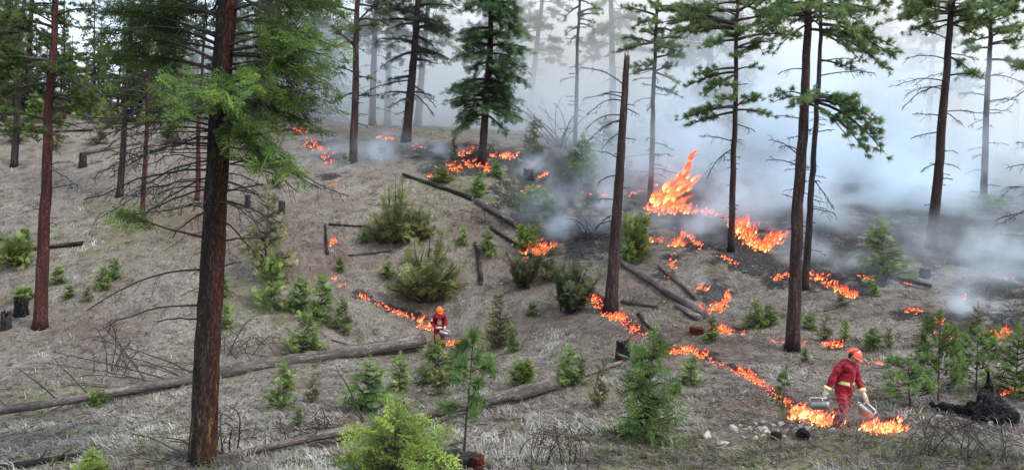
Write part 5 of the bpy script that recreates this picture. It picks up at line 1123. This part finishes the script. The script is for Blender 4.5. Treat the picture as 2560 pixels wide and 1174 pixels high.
def skinned(name, J, E, mat, parent, origin, sub=3):
    """continuous surface over a skeleton: J name -> (point, radius)"""
    names = list(J); idx = {k: i for i, k in enumerate(names)}; me = bpy.data.meshes.new(name)
    me.from_pydata([Vector(np.asarray(J[k][0]) - origin) for k in names], [(idx[a], idx[b_]) for a, b_ in E], [])
    o = bpy.data.objects.new(name, me); COL.objects.link(o); md = o.modifiers.new('s', 'SKIN'); md.use_smooth_shade = True
    for i, k in enumerate(names):
        r = J[k][1]; r = (r, r) if np.isscalar(r) else r; me.skin_vertices[0].data[i].radius = r; me.skin_vertices[0].data[i].use_root = (i == 0)
    ms = o.modifiers.new('d', 'SUBSURF'); ms.levels = sub; ms.render_levels = sub
    dg = bpy.context.evaluated_depsgraph_get(); m2 = bpy.data.meshes.new_from_object(o.evaluated_get(dg)); o.modifiers.clear(); o.data = m2; o.data.name = name
    m2.materials.clear(); m2.materials.append(mat); o.parent = parent; return o
def obj_bm(name, q, mat, parent, smooth=True):
    me = bpy.data.meshes.new(name); q.to_mesh(me); q.free(); me.materials.append(mat)
    for f in me.polygons: f.use_smooth = smooth
    o = bpy.data.objects.new(name, me); COL.objects.link(o); o.parent = parent; return o
def patch(name, parent, surf, origin, P, corner_px, mat, lift=.006, nu=8, nv=3):
    """a strip laid on a surface: four corners in picture plane, dropped on the cloth along the view"""
    bv = BVHTree.FromPolygons([v.co for v in surf.data.vertices], [p.vertices for p in surf.data.polygons]); q = MB(); V = []
    a, b_, c_, d = [P(*x, -1.0) for x in corner_px]
    for j in range(nv):
        for i in range(nu):
            u, v = i / (nu - 1), j / (nv - 1); s_ = (a * (1 - u) + b_ * u) * (1 - v) + (d * (1 - u) + c_ * u) * v - origin
            hit = bv.ray_cast(Vector(s_), Vector(FWD)); V.append(np.array(hit[0]) - FWD * lift if hit[0] else None)
    ok = [np.array(x) for x in V if x is not None]
    if not ok: return None
    dm = np.median([x @ FWD for x in ok]); V = np.array([x if x is not None and abs(x @ FWD - dm) < .1 else None for x in V], dtype=object)
    last = None
    for q_ in list(range(n_ := len(V))) + list(range(n_ - 1, -1, -1)):
        if V[q_] is None: V[q_] = last
        else: last = V[q_]
    V = np.array([np.asarray(x, float) for x in V]); Vb = V + FWD * (lift - .001); n_ = nu * nv
    i = (np.arange(nv - 1)[:, None] * nu + np.arange(nu - 1)[None]).ravel(); f = np.stack([i, i + nu, i + nu + 1, i + 1], -1)
    q.add(np.vstack([V, Vb]), None, np.vstack([f, f[:, ::-1] + n_])); o = q.build(name, mat, parent); return o
def ring(name, parent, origin, c_, ax, r, wd, mat):
    q = MB(); ax = unit(ax); q.tube([c_ - ax * wd / 2 - origin, c_ + ax * wd / 2 - origin], [r, r], 16); return q.build(name, mat, parent)
def glove(parent, origin, wrist, grip, axis_, name='glove'):
    """palm with four fingers curled round a bar and a thumb closing against them"""
    q = MB(); d = unit(grip - wrist); ax = unit(axis_); n_ = unit(np.cross(d, ax)); o_ = origin
    q.tube([wrist - d * .06 - o_, wrist - o_, wrist + d * .04 - o_, grip - n_ * .022 - o_], [.05, .042, .048, .046], 10, None, .05)
    for k, ln in zip((-1.5, -.5, .5, 1.5), (.85, 1.0, .96, .78)):
        b_ = grip + ax * k * .021 - n_ * .03 - o_; q.tube([b_, b_ + d * .035 * ln, b_ + d * .045 * ln + n_ * .032 * ln, b_ + d * .012 + n_ * .055 * ln, b_ - d * .012 + n_ * .045], [.0125, .0125, .0115, .011, .009], 7)
    s_ = wrist + d * .035 + ax * .035 - o_; q.tube([s_, s_ + d * .03 + ax * .012 + n_ * .02, s_ + d * .045 + n_ * .05 - ax * .012], [.017, .015, .011], 7)
    return q.build(name, MAT['glove'], parent)
def helmet(parent, origin, c_, fwd, up, mat, s_=1.0, muffs=True):
    fwd = unit(fwd); up = unit(up - fwd * (up @ fwd)); rt = np.cross(fwd, up); Mx = Matrix([[rt[i], fwd[i], up[i], (c_ - origin)[i]] for i in range(3)] + [[0, 0, 0, 1]])
    q = bmesh.new(); bmesh.ops.create_uvsphere(q, u_segments=28, v_segments=16, radius=1)
    bmesh.ops.delete(q, geom=[v for v in q.verts if v.co.z < -.08], context='VERTS')
    for v in q.verts:
        x, y, z = v.co; ridge = .035 * max(0, 1 - abs(x) * 5) * max(0, z); v.co = Vector((x * .122 * s_, y * .150 * s_, (z * .128 + ridge * .5) * s_))
    bmesh.ops.transform(q, matrix=Mx, verts=q.verts); o = obj_bm('helmet', q, mat, parent)
    b_ = MB(); a = np.linspace(0, 2 * math.pi, 33)[:-1]; front = np.clip(np.sin(a), 0, 1)
    ri = np.stack([np.cos(a) * .119 * s_, np.sin(a) * .147 * s_, np.full(32, .0)], -1); ro = np.stack([np.cos(a) * (.137 + .01 * front) * s_, np.sin(a) * (.162 + .055 * front ** 2) * s_, -.012 - .028 * front ** 2 * s_], -1)
    rl = ro - [0, 0, .008]; L2W = lambda v: (v @ np.array([rt, fwd, up])) + (c_ - origin); i = np.arange(32); k = (i + 1) % 32
    b_.add(np.vstack([L2W(ri), L2W(ro), L2W(rl)]), None, np.vstack([np.stack([i, k, k + 32, i + 32], -1), np.stack([i + 32, k + 32, k + 64, i + 64], -1), np.stack([i + 64, k + 64, k, i], -1)]))
    b_.build('brim', mat, o)
    if muffs:
        for sg in (-1, 1):
            e = MB(); p = L2W(np.array([sg * .135, -.02, .01])); e.tube([p, p + rt * sg * .045], [.045, .038], 12); e.build('ear_muff', MAT['black'], o)
            e = MB(); e.tube([L2W(np.array([sg * .135, -.02, .02])), L2W(np.array([sg * .14, -.02, .08])), L2W(np.array([sg * .125, -.01, .10]))], [.008] * 3, 6); e.build('muff_arm', MAT['black'], o)
        e = MB(); t = np.linspace(-1.2, 1.2, 14); e.tube(L2W(np.stack([np.sin(t) * .125, np.cos(t) * .05 - .02 + 0 * t, np.cos(t) * .135 + .012], -1)), .009, 6); e.build('head_strap', MAT['black'], o)
    return o
def head(parent, origin, J, face, up, hc):
    fwd = unit(face); up = unit(up - fwd * (up @ fwd)); rt = np.cross(fwd, up); L = lambda x, y, z: hc + rt * x + fwd * y + up * z
    q = bmesh.new(); bmesh.ops.create_uvsphere(q, u_segments=22, v_segments=16, radius=1)
    for v in q.verts:
        x, y, z = v.co; jaw = 1 - .28 * max(0, -z) ** 1.5; w_ = L(x * .077 * jaw, y * .098 * (1 - .1 * max(0, -z)) + (.012 if z < -.4 and y > .2 else 0), z * .118)
        if y > .55 and abs(z - .02) < .14 and abs(abs(x) - .4) < .16: w_ = w_ - fwd * .012
        v.co = Vector(w_ - origin)
    o = obj_bm('head', q, MAT['skin'], parent)
    e = MB(); e.tube([L(0, .09, .03) - origin, L(0, .112, -.012) - origin, L(0, .100, -.028) - origin], [.010, .017, .012], 8); e.build('nose', MAT['skin'], o)
    for sg in (-1, 1):
        e = MB(); e.tube([L(sg * .031, .080, .014) - origin, L(sg * .031, .092, .014) - origin], [.012, .006], 10); e.build('eye', MAT['black'], o)
        e = MB(); e.tube([L(sg * .074, -.005, .03) - origin, L(sg * .088, -.012, .0) - origin, L(sg * .074, -.005, -.035) - origin], [.010, .016, .008], 8); e.build('ear', MAT['skin'], o)
    e = MB(); e.tube([L(-.026, .088, -.052) - origin, L(0, .096, -.050) - origin, L(.026, .088, -.052) - origin], [.004, .008, .004], 6); e.build('mouth', plain_mat('lips', (.28, .10, .09), .5), o)
    e = MB(); e.tube([L(0, -.035, .06) - origin, L(0, -.055, .0) - origin, L(0, -.05, -.06) - origin], [.078, .076, .055], 12); e.build('hair', MAT['hair'], o)
    return o
def drip_torch(label, tail, nose, tip, rad, grip=None, spout_bend=.0, handle_up=None):
    d = unit(nose - tail); base = (tail + nose) / 2; o = thing('drip_torch', base, label, 'drip torch', 'drip torches carried by the firefighters'); L_ = np.linalg.norm(nose - tail)
    hu = unit(np.array([0, 0, 1.0]) if handle_up is None else handle_up); hu = unit(hu - d * (hu @ d)); t = np.array([0, .03, .05, .5, .92, .96, 1.0]); q = MB()
    q.tube(tail + d * (L_ * t)[:, None] - base, rad * np.array([.86, .98, 1.0, 1.0, 1.0, .9, .72]), 22); q.build('fuel_tank', MAT['steel'], o)
    for f in (.08, .88):
        q = MB(); c_ = tail + d * L_ * f - base; q.tube([c_ - d * .008, c_ + d * .008], [rad * 1.05] * 2, 22); q.build('tank_band', MAT['steel'], o)
    q = MB(); c_ = nose - base; q.tube([c_, c_ + d * .03, c_ + d * .05], [rad * .5, rad * .5, rad * .25], 12); q.build('lock_ring', MAT['brass'], o)
    a, b_ = tail + d * L_ * .35, nose + d * .02; g = hu * (rad + .075); q = MB()
    q.tube(np.array([a + hu * rad * .9, a + g * .9, a + g + d * .02, (a + b_) / 2 + g, b_ + g - d * .03, b_ + g * .85, b_ + hu * rad * .5]) - base, .0125, 8); q.build('handle', MAT['silver'], o)
    s0 = nose + d * .04; q = MB(); lo = unit(np.cross(d, hu)) * .05
    th = np.linspace(0, 2 * math.pi, 12); mid = s0 + (tip - s0) * .28; loop = mid + np.outer(np.cos(th) - 1, hu) * -.028 + np.outer(np.sin(th), d) * .028 + np.outer(np.linspace(0, 1, 12), lo * .3)
    q.tube(np.vstack([s0, loop, tip]) - base, .010, 7); q.build('spout', MAT['brass'], o)
    q = MB(); q.tube([tip - d * .005 - base, tip + unit(tip - s0) * .05 - base], [.020, .017], 10); q.build('wick', MAT['black'], o)
    return o

def firefighter(label, foot_px, D, crop, mpp, pose, hat, face, muffs, stripes=True, hgt=1.8):
    """pose: joint -> (crop x, crop y, depth offset in metres), crop = pixel of the foot point in the same enlargement"""
    ground_p, _ = GD(*foot_px); s_ = D / F / mpp
    anchor = P3(foot_px[0], foot_px[1], D)
    P = lambda x, y, dz=0.0: anchor + (x - crop[0]) * s_ * RIGHT - (y - crop[1]) * s_ * UP + FWD * dz
    j = {k: P(*v) for k, v in pose.items()}; o = thing('person', anchor, label, 'person', 'firefighters in red coveralls'); J = {}
    z = unit(j['neck'] - j['pelvis']); chest = j['pelvis'] * .32 + j['neck'] * .68; belly = j['pelvis'] * .68 + j['neck'] * .32; af = unit(face)
    k = hgt / 1.8
    J['pelvis'] = (j['pelvis'], (.235 * k, .20 * k)); J['belly'] = (belly, (.235 * k, .195 * k)); J['chest'] = (chest, (.265 * k, .20 * k)); J['collar'] = (j['neck'] - z * .06, (.145 * k, .13 * k)); J['neck'] = (j['neck'] + (j['head'] - j['neck']) * .45, .098 * k)
    E = [('pelvis', 'belly'), ('belly', 'chest'), ('chest', 'collar'), ('collar', 'neck')]
    for s2 in 'ab':
        J['sh' + s2] = (j['sh' + s2], .095 * k); J['el' + s2] = (j['el' + s2], .076 * k); J['wr' + s2] = (j['wr' + s2], .062 * k); J['ua' + s2] = ((j['sh' + s2] + j['el' + s2]) / 2, .088 * k); J['fa' + s2] = ((j['wr' + s2] + j['el' + s2]) / 2, .073 * k)
        J['hp' + s2] = (j['hp' + s2], .125 * k); J['th' + s2] = ((j['hp' + s2] + j['kn' + s2]) / 2, .118 * k); J['kn' + s2] = (j['kn' + s2], .098 * k); J['cf' + s2] = ((j['kn' + s2] * .55 + j['an' + s2] * .45), .094 * k); J['an' + s2] = (j['an' + s2], .085 * k)
        E += [('collar', 'sh' + s2), ('sh' + s2, 'ua' + s2), ('ua' + s2, 'el' + s2), ('el' + s2, 'fa' + s2), ('fa' + s2, 'wr' + s2), ('pelvis', 'hp' + s2), ('hp' + s2, 'th' + s2), ('th' + s2, 'kn' + s2), ('kn' + s2, 'cf' + s2), ('cf' + s2, 'an' + s2)]
    cov = skinned('coverall', J, E, MAT['red_cloth'], o, anchor)
    vs = cov.data.vertices; a_ = np.empty(len(vs) * 3); vs.foreach_get('co', a_); a_ = a_.reshape(-1, 3); nr = np.array([v.normal for v in vs])
    fold = np.sin(a_[:, 2] * 38 + 5 * np.sin(a_[:, 0] * 16) + a_[:, 1] * 20) * .007 + np.sin(a_[:, 2] * 17 + a_[:, 0] * 23) * .006 + (vnoise(a_[:, 0] * 14 + a_[:, 1] * 9, a_[:, 2] * 14) - .5) * .022
    a_ += nr * fold[:, None]; vs.foreach_set('co', a_.ravel()); cov.data.update()
    # body under the clothes: neck and limbs, one surface
    B = {n_: (p, (np.asarray(r) * .5).tolist() if not np.isscalar(r) else r * .52) for n_, (p, r) in J.items()}; B['head'] = (j['head'], .07 * k); skinned('body', B, E + [('neck', 'head')], MAT['skin'], o, anchor, 1)
    head(o, anchor, j, face, j['head'] - j['neck'] + np.array([0, 0, .05]) - af * .0, j['head'])
    helmet(o, anchor, j['hat'], face, pose.get('_up', np.array([0, 0, 1.0])) if isinstance(pose.get('_up'), np.ndarray) else unit(j['hat'] - j['neck']), hat, 1.05, muffs)
    for s2 in 'ab':
        a, f = j['an' + s2], unit(np.array([af[0], af[1], 0])); q = MB(); q.tube(np.array([a + [0, 0, .10], a, a - [0, 0, .055], a - [0, 0, .06] + f * .09, a - [0, 0, .068] + f * .18]) - anchor, [.068, .068, .064, .056, .036], 12); q.build('boot', MAT['black'], o)
        glove(o, anchor, j['wr' + s2], j['gr' + s2], j['ax' + s2] - j['gr' + s2] if ('ax' + s2) in j else RIGHT)
    return o, cov, P, j, anchor

# the walking firefighter in the foreground (joints read in a 4.51x enlargement of the photo)
_p, Dw = GD(2086, 1068)
face = unit(np.array([.62, -.72, -.42]))
pose = dict(pelvis=(500,600,0), neck=(548,272,-.06), head=(592,218,-.12), hat=(597,190,-.12), sha=(412,330,-.16), shb=(655,335,.12), ela=(338,468,-.14), elb=(693,495,.10), wra=(280,585,-.12), wrb=(718,625,-.02), gra=(265,665,-.12), grb=(755,715,-.05), axa=(330,665,-.1), axb=(800,765,-.05),
            hpa=(448,640,-.08), hpb=(556,640,.08), kna=(455,800,-.24), knb=(545,800,.10), ana=(412,985,-.02), anb=(525,905,.42))
fo, cov, P, j, anc = firefighter('firefighter in dark red coverall with yellow cuff stripes, striding with a torch in each hand', (2086,1068), Dw, (400,1020), 4.51, pose, MAT['helmet'], face, True)
for s2, r_ in (('a', .077), ('b', .077)):
    ax = unit(j['wr' + s2] - j['el' + s2]); c_ = j['wr' + s2] - ax * .055 - anc
    ring('cuff_stripe', fo, np.zeros(3), c_, ax, r_, .075, MAT['yellow']); ring('cuff_stripe', fo, np.zeros(3), c_, ax, r_ + .003, .028, MAT['silver'])
for a, b_, c_, d in (((402,468),(515,490),(513,530),(402,508)), ((572,492),(630,490),(628,524),(572,530))):
    lerp = lambda p, q, t: (p[0] + (q[0] - p[0]) * t, p[1] + (q[1] - p[1]) * t)
    patch('chest_stripe', fo, cov, anc, P, (a, b_, c_, d), MAT['yellow']); patch('chest_stripe', fo, cov, anc, P, (lerp(a, d, .35), lerp(b_, c_, .35), lerp(b_, c_, .65), lerp(a, d, .65)), MAT['silver'], .010)
patch('front_zip', fo, cov, anc, P, ((538,330),(552,330),(545,620),(531,620)), plain_mat('dark_red_seam', (.19, .004, .012), .8), .004, 3, 14)
drip_torch('grey drip torch tipped toward the flames, held in front of the walking firefighter', P(625,735,-.05), P(795,878,-.08), P(925,1035,-.12), .080, handle_up=P(760,720,0) - P(710,806,0))
drip_torch('grey drip torch trailing behind the walking firefighter, seen by its round end', P(282,738,-.28), P(150,775,.02), P(60,790,.2), .092, handle_up=np.array([0, 0, 1.0]))

# the firefighter standing by the long log (7.83x enlargement)
_p, Ds_ = GD(1098, 869)
face = unit(np.array([.30, -.75, -.55]))
pose = dict(pelvis=(608,630,0), neck=(622,335,-.02), head=(622,285,-.08), hat=(624,262,-.07), sha=(500,385,0), shb=(716,385,.02), ela=(472,540,-.05), elb=(745,545,-.05), wra=(590,600,-.26), wrb=(735,590,-.26), gra=(655,590,-.32), grb=(730,600,-.32), axa=(720,620,-.32), axb=(790,640,-.32),
            hpa=(555,680,0), hpb=(665,680,0), kna=(548,830,-.04), knb=(682,830,-.03), ana=(545,985,0), anb=(690,975,.05))
fo, cov, P, j, anc = firefighter('firefighter in bright red coverall and plain orange hard hat, standing by the log end', (1098,869), Ds_, (610,1010), 7.83, pose, MAT['helmet2'], face, False)
patch('chest_badge', fo, cov, anc, P, ((665,420),(712,420),(712,445),(665,445)), MAT['navy'], .006, 4, 3)
patch('sleeve_badge', fo, cov, anc, P, ((455,425),(482,425),(482,480),(455,480)), MAT['white_patch'], .006, 4, 3)
drip_torch('pale metal drip torch held at the waist by the standing firefighter', P(630,668,-.36), P(805,735,-.34), P(860,860,-.34), .085, handle_up=P(700,560,0) - P(690,690,0))
